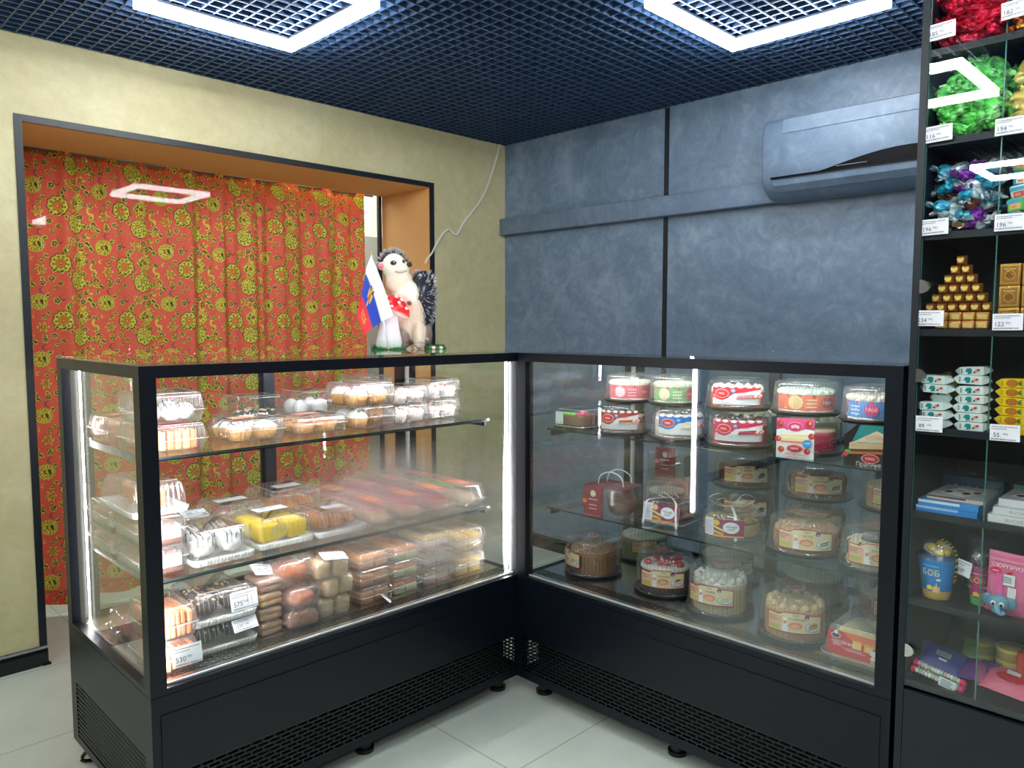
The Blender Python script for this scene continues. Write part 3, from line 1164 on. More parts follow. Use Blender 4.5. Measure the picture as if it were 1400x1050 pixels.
def pack(label, x, y, z, w, d, h, tray=None, kind='clear', cat='pastry box', group=None, rz=0.0, ribs=True, z0=None, domed=0.0, name='pastry_box', taper=.006, front=True):
    """x,y = centre of the FRONT edge of the package; w along the front, d depth; the front faces +x"""
    z0 = z0 if z0 is not None else h * .42
    r = PI / 2
    c, s = math.cos(rz), math.sin(rz)
    t = thing(name, label, cat, (x - d / 2, y, z), r + rz, group)
    k = ('lid', round(w, 3), round(d, 3), round(h, 3), round(z0, 3), ribs, domed, taper)
    place(cached(k, lambda: clam_lid(w, d, h, z0, ribs, domed=domed, taper=taper, **({'per': .014, 'amp': .002} if domed else {}))), 'lid', t)
    k = ('tray', round(w, 3), round(d, 3), round(z0, 3), kind, ribs)
    if kind == 'white':
        place(cached(k, lambda: clam_tray(w, d, z0, True, m='whiteplastic', wavy=True, per=.010, amp=.0016)), 'tray', t)
    elif kind == 'black':
        place(cached(k, lambda: clam_tray(w, d, z0, False, m='blackplastic', wavy=True)), 'tray', t)
    else:
        place(cached(k, lambda: clam_tray(w, d, z0, ribs)), 'tray', t)
    return t


def sticker(parent, w, h, num, loc, rot, label=None, name='price_label'):
    mb = MB()
    A = price_art(num, w, h)
    A.emit(mb, on_plane((0, 0, 0), (1, 0, 0), (0, 0, 1), (0, -1, 0)), 'paper', step=0)
    mb.box(-w / 2, 0, -h / 2, w / 2, .0004, h / 2, 'paper', (230, 232, 236))
    return place(mb.mesh(name), name, parent, loc, rot=rot)


def topcard(parent, w, d, z, cols, name='top_label', x=0, y=0):
    """printed card lying on the lid"""
    mb = MB()
    A = Art()
    A.rect(-w / 2, -d / 2, w / 2, d / 2, cols[0])
    A.rect(-w * .42, -d * .3, w * .42, d * .3, cols[1])
    A.rect(-w * .3, -d * .08, w * .25, d * .02, cols[2]); A.rect(-w * .3, .1 * d, w * .1, .2 * d, cols[2])
    A.emit(mb, on_plane((0, 0, 0), (1, 0, 0), (0, 1, 0), (0, 0, 1)), 'print', step=0)
    mb.box(-w / 2, -d / 2, -.0002, w / 2, d / 2, .0003, 'print', cols[0])
    return place(mb.mesh(name), name, parent, (x, y, z))

CR = (250, 246, 240)
def fluted(r0, r1, h, col, col2, n=18, fl=.07):
    b = MB()
    N = n * 4
    b.lathe([(r0 * .9, 0), (r0, .001), (r1, h), (r1 * .93, h), (r1 * .86, h * .82)], 'crust', col, N, rib=fl, nrib=n, cols=[col2, col2, col, col2, col])
    return b

def tartlet(parent, x, y, z, kind, s=1.0, k=0):
    """fluted pastry cup with a topping as its sub-part"""
    if kind == 'striped':
        me = cached(('tartlet', 'a'), lambda: fluted(.022, .032, .030, (226, 172, 104), (206, 146, 80), 16))
        tm = cached(('cream_topping', 'striped', k), lambda: topping((250, 249, 247), .030, .02, stripes=(48, 34, 30), seed=k))
        zt = .027
    elif kind == 'pink':
        me = cached(('tartlet', 'a'), lambda: fluted(.022, .032, .030, (226, 172, 104), (206, 146, 80), 16))
        tm = cached(('cream_topping', 'pink', k), lambda: topping((250, 246, 246), .030, .022, dots=((222, 120, 150),), seed=k))
        zt = .027
    elif kind == 'jam':
        me = cached(('tartlet', 'j'), lambda: fluted(.024, .033, .029, (226, 170, 112), (210, 150, 92), 22, .04))
        tm = cached(('jam', k), lambda: topping((176, 70, 60), .029, .007, seed=k, lattice=(226, 174, 120)))
        zt = .026
    elif kind == 'dots':
        me = cached(('tartlet', 'a'), lambda: fluted(.022, .032, .030, (226, 172, 104), (206, 146, 80), 16))
        tm = cached(('cream_topping', 'dots', k), lambda: topping((248, 246, 243), .030, .024, dots=((52, 168, 84), (196, 70, 76)), seed=k, big=True))
        zt = .027
    else:      # cupcake in a white paper case
        me = cached(('cupcake', 0), lambda: fluted(.022, .030, .031, (236, 224, 220), (222, 206, 204), 26, .035))
        tm = cached(('cream_topping', 'cup', k), lambda: topping((246, 230, 204), .0285, .012, dots=((190, 70, 66),), seed=k))
        zt = .029
    o = place(me, 'tartlet' if kind != 'cup' else 'cupcake', parent, (x, y, z), k * .7, scale=s)
    place(tm, 'topping', o, (0, 0, zt))
    return o

def topping(col, r, h, stripes=None, dots=None, seed=0, big=False, lattice=None):
    b = MB()
    rs = random.Random(seed)
    prof = [(r, 0), (r * 1.02, h * .2), (r * .92, h * .5), (r * .66, h * .82), (r * .34, h * .97), (.001, h)]
    b.lathe(prof, 'cream', col, 28, rib=.035, nrib=7)
    def surf(x, y):
        q = min(1, math.hypot(x, y) / r)
        return float(np.interp(q, [0, .34, .66, .92, 1.02], [h, h * .97, h * .82, h * .5, h * .2])) + .0012
    if stripes:
        for k in range(4):
            x = r * (-.66 + .44 * k) + rs.uniform(-.002, .002)
            P = []
            for i in range(11):
                u = -1 + 2 * i / 10
                yy = u * math.sqrt(max(0, r * r * .94 - x * x))
                xx = x + .003 * math.sin(u * 5 + k)
                P.append((xx, yy, surf(xx, yy)))
            b.tube(P, .0013, 'cream', stripes, 6)
    if dots:
        for i in range(2 if big else 7):
            a = rs.uniform(0, 6.28) if not big else (-1.9 + i * .9)
            q = rs.uniform(.15, .75) * r if not big else r * .62
            c = dots[i % len(dots)]
            e = .0065 if big else rs.uniform(.0025, .005)
            x, y = q * math.cos(a), q * math.sin(a)
            b.ell((x, y, surf(x, y) + e * .2), (e, e, e * .8), 'cream', c, 10, 6)
    if lattice:
        for k in (-.45, 0, .45):
            P = [(k * r, u * r * .85, h + .0012) for u in (-1, -.5, 0, .5, 1)]
            b.tube(P, .0022, 'crust', lattice, 6); b.tube([(q[1], q[0], q[2]) for q in P], .0022, 'crust', lattice, 6)
    return b

def part(parent, name, mb, loc=(0, 0, 0), rz=0.0):
    return mb.build(name, parent, loc, rz)

def slab_cake(w, d, h, layers, seed=0, topc=None, m='cream'):
    """layered sponge block; layers = [(fraction, colour)]"""
    b = MB()
    z = 0
    rs = random.Random(seed)
    for i, (f, c) in enumerate(layers):
        hh = h * f
        e = rs.uniform(-.0012, .0012)
        b.rbox(0, 0, z, w + e, d + e, hh + .0004, .003, 'crust' if c[0] + c[1] + c[2] < 640 else m, c, n=3)
        z += hh
    return b

def loaf(w, d, h, col, col2, seed=0, m='crust', n=18, lumps=.04):
    """rounded bun/roll lying along y"""
    b = MB()
    rs = random.Random(seed)
    L, C = [], []
    ph = [rs.uniform(0, 6) for _ in range(4)]
    K = 12
    for i in range(K + 1):
        u = -1 + 2 * i / K
        q = max(.12, (1 - abs(u) ** 3.2)) ** .5
        R = []
        for j in range(n):
            a = 2 * PI * j / n
            k = 1 + lumps * math.sin(3 * a + ph[0] + u * 3) + lumps * math.sin(2 * a + u * 7 + ph[1])
            zz = math.sin(a) * h / 2 * q * k
            R.append((math.cos(a) * w / 2 * q * k, u * d / 2, max(zz, -h * .42) + h * .42))
        L.append(R)
        C.append([tuple(col[e] + (col2[e] - col[e]) * (.5 - .5 * math.sin(2 * PI * j / n)) for e in range(3)) for j in range(n)])
    b.loft(L, m, cols=C)
    return b

def film(w, d, h, seed=0, m='bag', amp=.004, frill=True):
    """loose plastic bag around a w x d x h content"""
    b = MB()
    rs = random.Random(seed)
    ph = [rs.uniform(0, 6) for _ in range(6)]
    P = rperim(w, d, min(w, d) * .28, .007)
    L = []
    for z, ins in ((0.0006, .008), (h * .08, .001), (h * .4, -.001), (h * .75, 0), (h * .96, .004), (h, .012)):
        R = []
        for i, (x, y, nx, ny) in enumerate(P):
            q = -ins + amp * .5 * (math.sin(i * .9 + ph[0] + z * 120) + math.sin(i * 1.7 + ph[1] - z * 90))
            R.append((x + nx * q, y + ny * q, z + (amp * .4 * math.sin(i * .6 + ph[2]) if z > h * .5 else 0)))
        L.append(R)
    b.loft(L, m, cap0=False, cap1=True)
    if frill:
        for sgn in (-1, 1):
            V = []
            n = 9
            for k in range(n):
                y = -d * .36 + d * .72 * k / (n - 1)
                V.append((sgn * (w / 2 - .002), y, h * .5 + .004 * math.sin(k * 2.2 + ph[3])))
            V2 = [(sgn * (w / 2 + .012), p[1] * 1.1, h * .42 + .007 * math.sin(k * 2.4 + ph[4])) for k, p in enumerate(V)]
            b.add(V + V2, [(k, k + 1, n + k + 1, n + k) for k in range(n - 1)], m, smooth=True)
    return b

ZS1, ZS2, ZDK = 1.0032, 0.6822, 0.4394

# ---- top shelf
# slatted orange biscuits in low ribbed boxes
def bars(parent, w, d, h, cols, n, seed=0, z=.003, name='biscuit', rows=1):
    rs = random.Random(seed)
    for r in range(rows):
        for i in range(n):
            c = cols[(i + r) % len(cols)]
            b = MB()
            b.rbox(0, 0, 0, w / n * .88, d * .94, h / rows * .96, .004, 'crust', c, n=4)
            part(parent, name, b, (-w / 2 + w / n * (i + .5), rs.uniform(-.002, .002), z + r * h / rows), rs.uniform(-.03, .03))

BX = 'clear pastry boxes on the top glass shelf'
t = pack('low ribbed clear box of pinkish pastries behind the front corner post on the top shelf', 1.02, -2.535, ZS1, .15, .22, .068, group=BX)
bars(t, .13, .19, .045, [(236, 150, 128), (240, 190, 160)], 5, 1, name='pastry'); topcard(t, .07, .05, .0665, ((236, 110, 90), (246, 196, 170), (200, 80, 70)))
t = pack('low ribbed clear box of orange pastries at the front left corner of the top shelf', 1.335, -2.535, ZS1, .165, .215, .072, group=BX)
bars(t, .125, .19, .052, [(236, 168, 120), (244, 196, 150), (228, 150, 104)], 6, 2, name='pastry'); topcard(t, .09, .05, .0705, ((236, 90, 96), (250, 236, 236), (210, 60, 80)), y=-.03)
t = pack('tall ribbed clear box of white meringues stacked on two low boxes', 1.32, -2.535, ZS1 + .0735, .165, .19, .082, group=BX)
for i, (a, b_, k) in enumerate(((-.045, -.04, 0), (.01, -.045, 1), (.048, -.035, 2), (-.03, .04, 3), (.035, .04, 4))):
    m = MB(); m.ell((0, 0, .022), (.027, .027, .024), 'cream', (247, 243, 244), 14, 8, .14, k, flat=-.9)
    for q in range(3):
        m.tube([(-.018 + .014 * q, -.02, .036), (-.016 + .014 * q, 0, .0475), (-.012 + .014 * q, .018, .036)], .0014, 'cream', (70, 52, 48), 5)
    part(t, 'meringue', m, (a, b_, .004))
t = pack('clear box of four tartlets striped with chocolate at the front of the top shelf', 1.315, -2.29, ZS1, .165, .17, .062, group=BX, z0=.032)
for i, (a, b_) in enumerate(((-.044, -.04), (.036, -.038), (-.05, .035), (.03, .04))):
    tartlet(t, a, b_, .003, 'striped', 1.15, i)
topcard(t, .08, .045, .0605, ((240, 170, 140), (248, 226, 210), (230, 120, 100)), y=.03)
t = pack('smoky clear box with dark chocolate pastries behind the striped tartlets', .985, -2.115, ZS1, .19, .16, .098, group=BX, ribs=False, z0=.03, taper=.02)
for i, (a, b_) in enumerate(((-.05, -.03), (.045, -.03), (0, .035))):
    m = MB(); m.ell((0, 0, .02), (.034, .03, .024), 'crust', (70, 46, 32), 14, 8, .1, i, flat=-.85)
    for q in range(4):
        m.ell((random.uniform(-.02, .02), random.uniform(-.02, .02), .042), (.008, .006, .004), 'cream', (236, 214, 180), 8, 5)
    part(t, 'chocolate_pastry', m, (a, b_, .004))
t = pack('clear box of white cream cups further back at the middle of the top shelf', 1.0, -1.915, ZS1, .16, .15, .105, group=BX, ribs=False, z0=.03, taper=.014)
for i, (a, b_) in enumerate(((-.04, -.03), (.035, -.03), (-.04, .035), (.035, .035))):
    m = MB(); m.lathe([(.02, 0), (.028, .04), (.024, .055), (.012, .066), (.001, .07)], 'cream', (240, 238, 238), 20, rib=.05, nrib=8); part(t, 'cream_cup', m, (a, b_, .004))
t = pack('low clear box of jam tartlets with a pale orange top card', 1.305, -2.075, ZS1, .18, .17, .055, group=BX, z0=.03)
for i, (a, b_) in enumerate(((-.048, -.042), (.032, -.04), (-.05, .035), (.03, .04))):
    tartlet(t, a, b_, .003, 'jam', 1.12, i)
topcard(t, .08, .045, .0535, ((232, 150, 128), (246, 206, 186), (220, 110, 90)), y=.025)
t = pack('clear box of cream tartlets with green and red sweets under another box', 1.315, -1.883, ZS1, .165, .175, .071, group=BX, z0=.036)
for i, (a, b_) in enumerate(((-.046, -.044), (.042, -.042), (-.045, .03), (.042, .034))):
    o = tartlet(t, a, b_, .003, 'dots', 1.08, i)
    if i == 1:
        o.rotation_euler = (-1.1, 0, .3); o.location = (.045, -.034, .03)
t = pack('clear box of tartlets with white cream and pink specks, uppermost of its stack', 1.318, -1.89, ZS1 + .0725, .17, .175, .075, group=BX, z0=.034)
for i, (a, b_) in enumerate(((-.044, -.042), (.036, -.04), (-.048, .034), (.034, .036))):
    tartlet(t, a, b_, .003, 'pink', 1.2, i)
for j, (nm, yy, ht, sc) in enumerate((('cream cupcakes in pale paper cases', -1.72, .063, 1.1), ('tall white cupcakes', -1.555, .07, 1.05))):
    for lv in (0, 1):
        t = pack(('upper' if lv else 'lower') + ' clear box of ' + nm + (' near the light strip' if j else ' beside the speckled tartlets'), 1.30 - j * .02, yy, ZS1 + lv * (ht + .0012), .152, .165, ht, group=BX, z0=.032)
        for i, (a, b_) in enumerate(((-.038, -.042), (.036, -.042), (-.038, .034), (.036, .034))):
            tartlet(t, a, b_, .003, 'cup', sc, i + lv * 4 + j * 8)
for i, (yy, lv) in enumerate(((-1.70, 0), (-1.70, 1), (-1.53, 0))):
    t = pack(('upper' if lv else 'lower') + ' clear box with a red lid card at the back of the top shelf' if yy < -1.6 else 'clear box with a red lid card behind the tall white cupcakes', 1.06, yy, ZS1 + lv * .076, .15, .16, .075, group=BX)
    bars(t, .12, .13, .05, [(220, 150, 130), (236, 210, 200)], 4, 30 + i, name='pastry'); topcard(t, .1, .06, .0735, ((206, 60, 60), (238, 190, 150), (170, 40, 40)))

# ---- middle shelf
BX = 'clear pastry boxes on the middle glass shelf'
for dpt, xx in (('front', 1.36), ('rear', 1.135)):
    for lv in (0, 1):
        t = pack('%s box of pinkish cream slices, %s stack at the left end' % ('upper' if lv else 'lower', dpt), xx, -2.588, ZS2 + lv * .0765, .125, .2, .075, group=BX, z0=.045)
        for i in range(3):
            part(t, 'cream_slice', slab_cake(.10, .055, .048, [(.25, (120, 70, 52)), (.45, (244, 226, 214)), (.3, (232, 176, 158))], i), (0, -.06 + .06 * i, .004))
        if lv:
            topcard(t, .1, .07, .0737, ((246, 244, 242), (240, 130, 104) if dpt == 'front' else (240, 200, 190), (200, 90, 80)), y=-.04)
t = pack('domed box with white tray of orange pastry slices on top of the left stack', 1.33, -2.582, ZS2 + .154, .142, .26, .088, kind='white', group=BX, z0=.018, domed=.022)
for i in range(3):
    m = MB(); m.loft([[(-.022, 0 + k, 0), (.022, 0 + k, 0), (.016, 0 + k, .046), (-.004, 0 + k, .05), (-.018, 0 + k, .034)] for k in (-.03, .03)], 'crust', (216, 140, 78), smooth=False)
    part(t, 'pastry_slice', m, (.0, -.075 + .075 * i, .02), .12)
t = pack('clear box with green nut sprinkles behind the white cream cakes', 1.13, -2.43, ZS2, .15, .17, .085, group=BX)
for i, c in enumerate(((150, 200, 160), (196, 160, 120), (236, 226, 214))):
    m = MB(); m.ell((0, 0, .022), (.024, .06, .024), 'cream', c, 14, 8, .1, i, flat=-.85)
    for q in range(14):
        m.ell((random.uniform(-.016, .016), random.uniform(-.05, .05), .044), (.004, .004, .003), 'cream', random.choice(((96, 180, 120), (120, 76, 52), (240, 236, 226))), 6, 4)
    part(t, 'nut_pastry', m, (-.045 + .045 * i, 0, .004))
sticker(t, .09, .04, '240', (.03, -.05, .088), (-1.15, .1, .25), name='paper_label')
t = pack('domed box with white tray of white cream cakes drizzled with chocolate', 1.36, -2.425, ZS2, .168, .2, .092, kind='white', group=BX, z0=.02, domed=.014)
for i, (a, b_) in enumerate(((-.042, -.04), (.04, -.04), (-.042, .042), (.04, .042))):
    m = MB(); m.ell((0, 0, .028), (.036, .037, .034), 'cream', (248, 246, 244), 18, 12, .1, i + 3, flat=-.9)
    for k in range(6):
        m.ell((.02 * math.cos(k), .02 * math.sin(k), .05 + .004 * (k % 2)), (.012, .012, .010), 'cream', (250, 248, 246), 8, 6, .1, k)
    for q in range(4):
        x0 = -.024 + .014 * q
        m.tube([(x0, -.036, .03), (x0 + .004, -.026, .055), (x0, -.006, .066), (x0 + .005, .012, .064)], .0016, 'cream', (44, 32, 30), 5)
    part(t, 'cream_cake', m, (a, b_, .018))
t = pack('ribbed clear box with a white label behind the yellow cakes', 1.11, -2.25, ZS2, .17, .19, .092, group=BX, domed=.02, z0=.02)
for i in range(4):
    part(t, 'wafer_roll', loaf(.034, .15, .04, (214, 176, 126), (236, 210, 164), i), (-.056 + .037 * i, 0, .006))
sticker(t, .1, .045, '260', (.0, -.0, .0935), (-PI / 2, 0, 0), name='paper_label')
t = pack('domed box with white tray of bright yellow cakes', 1.335, -2.222, ZS2, .172, .2, .088, kind='white', group=BX, z0=.02, domed=.012)
for i, (a, b_) in enumerate(((-.048, -.045), (.042, -.045), (-.048, .045), (.042, .045))):
    m = MB(); m.rbox(0, 0, 0, .062, .078, .052, .008, 'cream', (248, 214, 20), n=5)
    if i == 0:
        A = Art(); A.ell(0, 0, .026, .022, (228, 214, 130)); A.ell(0, 0, .022, .0185, (244, 224, 90)); A.ell(0, 0, .015, .013, (228, 214, 140)); A.ell(0, 0, .011, .0095, (246, 222, 70))
        A.emit(m, on_plane((.03, -.0395, .028), (1, 0, 0), (0, 0, 1), (0, -1, 0)), 'cream', step=0)
    part(t, 'yellow_cake', m, (a, b_, .018))
sticker(t, .1, .05, '310', (.01, .03, .0895), (-PI / 2, 0, 0), name='paper_label')
t = pack('domed box with white tray of brown croissants behind the misted glass', 1.345, -2.035, ZS2, .175, .19, .078, kind='white', group=BX, z0=.02, domed=.014)
for i in range(3):
    part(t, 'croissant', loaf(.044, .15, .046, (176, 106, 50), (214, 150, 84), 60 + i, lumps=.1), (-.052 + .05 * i, 0, .018), .1)
sticker(t, .07, .035, '295', (.0, -.03, .0795), (-PI / 2, 0, 0), name='paper_label')
t = pack('large clear box of glazed brown buns behind the croissants', 1.11, -2.06, ZS2, .2, .2, .112, group=BX, domed=.02, z0=.03)
for i in range(3):
    part(t, 'glazed_bun', loaf(.056, .17, .075, (206, 134, 72), (226, 166, 104), 70 + i), (-.06 + .06 * i, 0, .006))
sticker(t, .09, .05, '330', (.0, -.02, .1135), (-PI / 2, 0, 0), name='paper_label')
for i, (yy, nm, c1, c2, extra) in enumerate(((-1.888, 'pale yellow sponge roll', (236, 190, 150), (248, 226, 180), (246, 170, 160)),
                                             (-1.757, 'bright pink iced roll', (236, 176, 140), (244, 214, 176), (244, 120, 148)),
                                             (-1.628, 'salmon pink crumb roll', (206, 130, 108), (226, 160, 136), (226, 110, 110)),
                                             (-1.503, 'cream pastry with green topping', (238, 214, 170), (250, 240, 214), (150, 196, 70)))):
    for row, xx in enumerate((1.37, 1.135)):
        t = pack('%sclear loaf box with an orange top card holding a %s' % ('rear ' if row else '', nm), xx, yy, ZS2, .112, .215, .082, group=BX, ribs=False, z0=.03, taper=.008)
        part(t, 'sponge_roll', loaf(.088, .19, .056, c1, c2, 80 + i), (0, 0, .003))
        m = MB()
        m.ell((0, 0, 0), (.034, .08, .014), 'cream', extra, 14, 8, .1, i)
        if i == 3:
            for q in range(26):
                a = random.uniform(-.03, .03); b2 = random.uniform(-.09, .0)
                m.tube([(a, b2, .012), (a + .012, b2 + .004, .016), (a + .02, b2 - .006, .010)], .0016, 'cream', (248, 238, 206), 5)
        part(t, 'icing', m, (0, .0 if i < 3 else .06, .052))
        topcard(t, .05, .13, .0806, ((226, 84, 70), (240, 180, 130), (206, 70, 60)), y=-.02)

# ---- steel deck
BX = 'packed pastries on the steel deck'
for lv in (0, 1):
    t = pack('box of orange striped biscuits at the deck left corner, %s' % ('upper of two' if lv else 'lower one with price card'), 1.425, -2.590, ZDK + lv * .0865, .115, .185, .085, group=BX, z0=.04)
    bars(t, .1, .16, .064, [(226, 132, 84), (240, 160, 110), (230, 140, 90)], 7, 4 + lv, name='biscuit', rows=2)
    if not lv:
        sticker(t, .075, .052, '530', (.022, -.104, .048), (-.12, 0, 0), name='price_card')
t = thing('bread_bag', 'clear bag with a rosy bun in the back left corner of the steel deck', 'bread bag', (1.08, -2.57, ZDK), PI / 2, BX)
part(t, 'bun', loaf(.1, .14, .06, (206, 110, 110), (226, 160, 140), 5)); part(t, 'bag', film(.12, .17, .075, 5))
t = thing('bread_bag', 'clear bag with a pale bun behind the orange striped biscuits', 'bread bag', (1.1, -2.44, ZDK), PI / 2, BX)
part(t, 'bun', loaf(.09, .14, .05, (206, 160, 110), (226, 190, 150), 6)); part(t, 'bag', film(.11, .17, .065, 6))
for lv in (0, 1):
    t = pack('domed box with white tray of chocolate nut cakes, %s' % ('upper one with the price card' if lv else 'lower of two'), 1.375, -2.433, ZDK + lv * .079, .172, .2, .078 if not lv else .088, kind='white', group=BX, z0=.02, domed=.018)
    for i, (a, b_) in enumerate(((-.042, -.042), (.042, -.042), (-.042, .042), (.042, .042))):
        m = MB(); m.ell((0, 0, .024), (.037, .037, .028), 'crust', (62, 42, 32), 16, 9, .06, i, flat=-.85)
        rs = random.Random(i + 20 * lv)
        for q in range(16):
            a2, e = rs.uniform(0, 6.28), rs.uniform(.2, 1.3)
            p = (.036 * math.sin(e) * math.cos(a2), .036 * math.sin(e) * math.sin(a2), .024 + .027 * math.cos(e))
            m.ell(p, (.0045, .004, .0035), 'crust', rs.choice(((230, 190, 130), (240, 214, 166), (212, 160, 100))), 6, 5)
        part(t, 'nut_cake', m, (a, b_, .018))
    if lv:
        sticker(t, .082, .052, '575', (.052, -.098, .05), (-.18, .0, .06), name='price_card')
    else:
        sticker(t, .075, .035, '575', (.05, -.104, .062), (-.5, .0, .1), name='price_card')
for i in range(4):
    t = thing('biscuit_pack', ('lowest', 'second lowest', 'second highest', 'topmost')[i] + ' bagged stack of waffle biscuits beside the chocolate nut cakes', 'biscuit pack', (1.315, -2.298 + .004 * (i % 2), ZDK + .0425 * i), PI / 2 + (.1, -.06, .12, .0)[i], BX)
    for k in range(2):
        m = MB(); m.rbox(0, 0, 0, .068, .1, .016, .005, 'crust', ((196, 140, 84), (180, 124, 72), (206, 152, 92), (150, 104, 80))[i], n=4)
        part(t, 'waffle', m, (0, 0, .002 + k * .0175))
    part(t, 'bag', film(.076, .11, .041, 90 + i, amp=.003))
    if i == 3:
        sticker(t, .075, .045, '185', (.0, .0, .055), (-1.0, .25, .2), name='paper_label')
t = thing('bread_bag', 'bagged sausage roll leaning at the middle left of the steel deck', 'bread bag', (1.335, -2.2, ZDK + .062), PI / 2 + .15, BX)
part(t, 'roll', loaf(.1, .11, .05, (186, 112, 84), (210, 142, 110), 8)); part(t, 'bag', film(.112, .125, .06, 8))
t = thing('bread_bag', 'bagged brown bar cake lying under the sausage roll', 'bread bag', (1.335, -2.2, ZDK), PI / 2 - .05, BX)
m = MB(); m.rbox(0, 0, .002, .095, .1, .044, .012, 'crust', (156, 100, 72), n=5); part(t, 'bar_cake', m); part(t, 'bag', film(.108, .115, .058, 9))
t = thing('bread_bag', 'bagged big reddish brown loaf on top of the sausage roll', 'bread bag', (1.3, -2.21, ZDK + .124), PI / 2 + .3, BX)
part(t, 'loaf', loaf(.13, .11, .072, (160, 84, 42), (190, 112, 60), 10, lumps=.06)); part(t, 'bag', film(.145, .13, .078, 10))
for i in range(3):
    t = thing('bread_bag', ('bottom', 'middle', 'top')[i] + ' bag of paired cream coloured buns in the centre of the steel deck', 'bread bag', (1.325 + .008 * i, -2.082 + (.0, .006, -.014)[i], ZDK + .063 * i), PI / 2 + (-.05, .14, -.12)[i], BX)
    for s in (-1, 1):
        m = MB(); m.rbox(0, 0, 0, .05, .09, .056, .012, 'crust', ((216, 190, 144), (226, 196, 148), (206, 170, 120))[i], n=5); part(t, 'bun', m, (s * .0285, 0, .002))
    part(t, 'bag', film(.118, .105, .061, 20 + i, amp=.003))
    if i == 2:
        sticker(t, .085, .04, '160', (.01, -.03, .066), (-1.2, .15, .1), name='paper_label')
for i, (yy, w, n, hh, nm, lay) in enumerate(((-1.932, .128, 3, .056, 'brown honey cake', [(.5, (196, 130, 72)), (.5, (214, 152, 92))]),
                                             (-1.806, .112, 3, .056, 'green and orange sponge', [(.45, (190, 200, 120)), (.2, (240, 232, 200)), (.35, (226, 150, 70))]),
                                             (-1.672, .128, 3, .06, 'white layered sponge', [(.3, (196, 140, 110)), (.4, (240, 232, 214)), (.3, (214, 190, 120))]),
                                             (-1.523, .14, 2, .084, 'yellow cream slice', [(.35, (228, 190, 90)), (.3, (246, 238, 214)), (.35, (244, 206, 100))]))):
    for row, xx in enumerate((1.378, 1.14)):
        for lv in range(n):
            t = pack('%sclear box of %s, %s of its stack' % ('rear ' if row else '', nm, ('bottom', 'middle', 'top')[lv] if n == 3 else ('bottom', 'top')[lv]), xx, yy, ZDK + lv * (hh + .0012), w, .19, hh, group=BX, ribs=(lv + i) % 3 == 0, z0=hh * .55)
            for k in range(2):
                part(t, 'sponge_slice', slab_cake(w * .4, .15, hh * .66, lay, k + i), (-w * .22 + w * .44 * k, 0, .003))
            if i == 0 and lv == 0 and not row:
                sticker(t, .045, .04, '90', (.03, -.1, .012), (-.9, .3, .7), name='paper_label')
# ================================================================== ROUND CAKES (right case)
CAMA = lambda x, y: math.atan2(-3.33 - y, 3.39 - x)

def dome_lid(r, h, z0, ribs=36, amp=.012, sh=.02, m='dome', top_in=.35):
    b = MB()
    n = ribs * 4 if ribs else 48
    rib = lambda k: amp * k
    prof = [(r + .0045, z0, 0), (r + .0045, z0 + .002, 0), (r, z0 + .0025, 0), (r - .0005, z0 + .006, 1), (r - .004, z0 + (h - z0) * .5, 1), (r - .007, h - sh, 1)]
    for k in range(1, 6):
        a = k / 5 * PI / 2
        prof.append((r - .007 - sh * (1 - math.cos(a)) * 1.0, h - sh + sh * math.sin(a) * .92, 1 - k / 6))
    prof += [(r * (1 - top_in), h, 0), (r * (1 - top_in) - .004, h - .003, 0)]
    L = []
    for q, z, k in prof:
        R = []
        for j in range(n):
            a = 2 * PI * j / n
            rr = q * (1 + rib(k) * math.cos(ribs * a)) if ribs else q
            R.append((rr * math.cos(a), rr * math.sin(a), z))
        L.append(R)
    b.loft(L, m, cap0=False, cap1=True)
    if ribs:
        for k in range(ribs):
            j = k * 4
            V = [(p[0] * 1.001, p[1] * 1.001, p[2]) for p in (l[j] for l in L[3:9])]
            tx, ty = -math.sin(2 * PI * j / n) * .0011, math.cos(2 * PI * j / n) * .0011
            W = [(p[0] + tx, p[1] + ty, p[2]) for p in V] + [(p[0] - tx, p[1] - ty, p[2]) for p in V]
            m_ = len(V)
            b.add(W, [(i, i + 1, m_ + i + 1, m_ + i) for i in range(m_ - 1)], 'domeglint')  # milky strip painting in the highlight on each rib
    b.lathe([(prof[-2][0] + .001, h - .0012), (prof[-2][0] - .001, h + .0003)], 'domeglint', n=48, caps=False)
    b.lathe([(r + .005, z0), (r + .005, z0 + .0022)], 'domeglint', n=48, caps=False)
    return b

def base_disc(r, m='blackplastic', z=.010):
    b = MB()
    b.lathe([(r * .9, 0), (r * .97, .0), (r + .005, z * .7), (r + .006, z), (r + .003, z), (r - .004, z * .6), (r * .5, z * .55)], m, n=64)
    return b

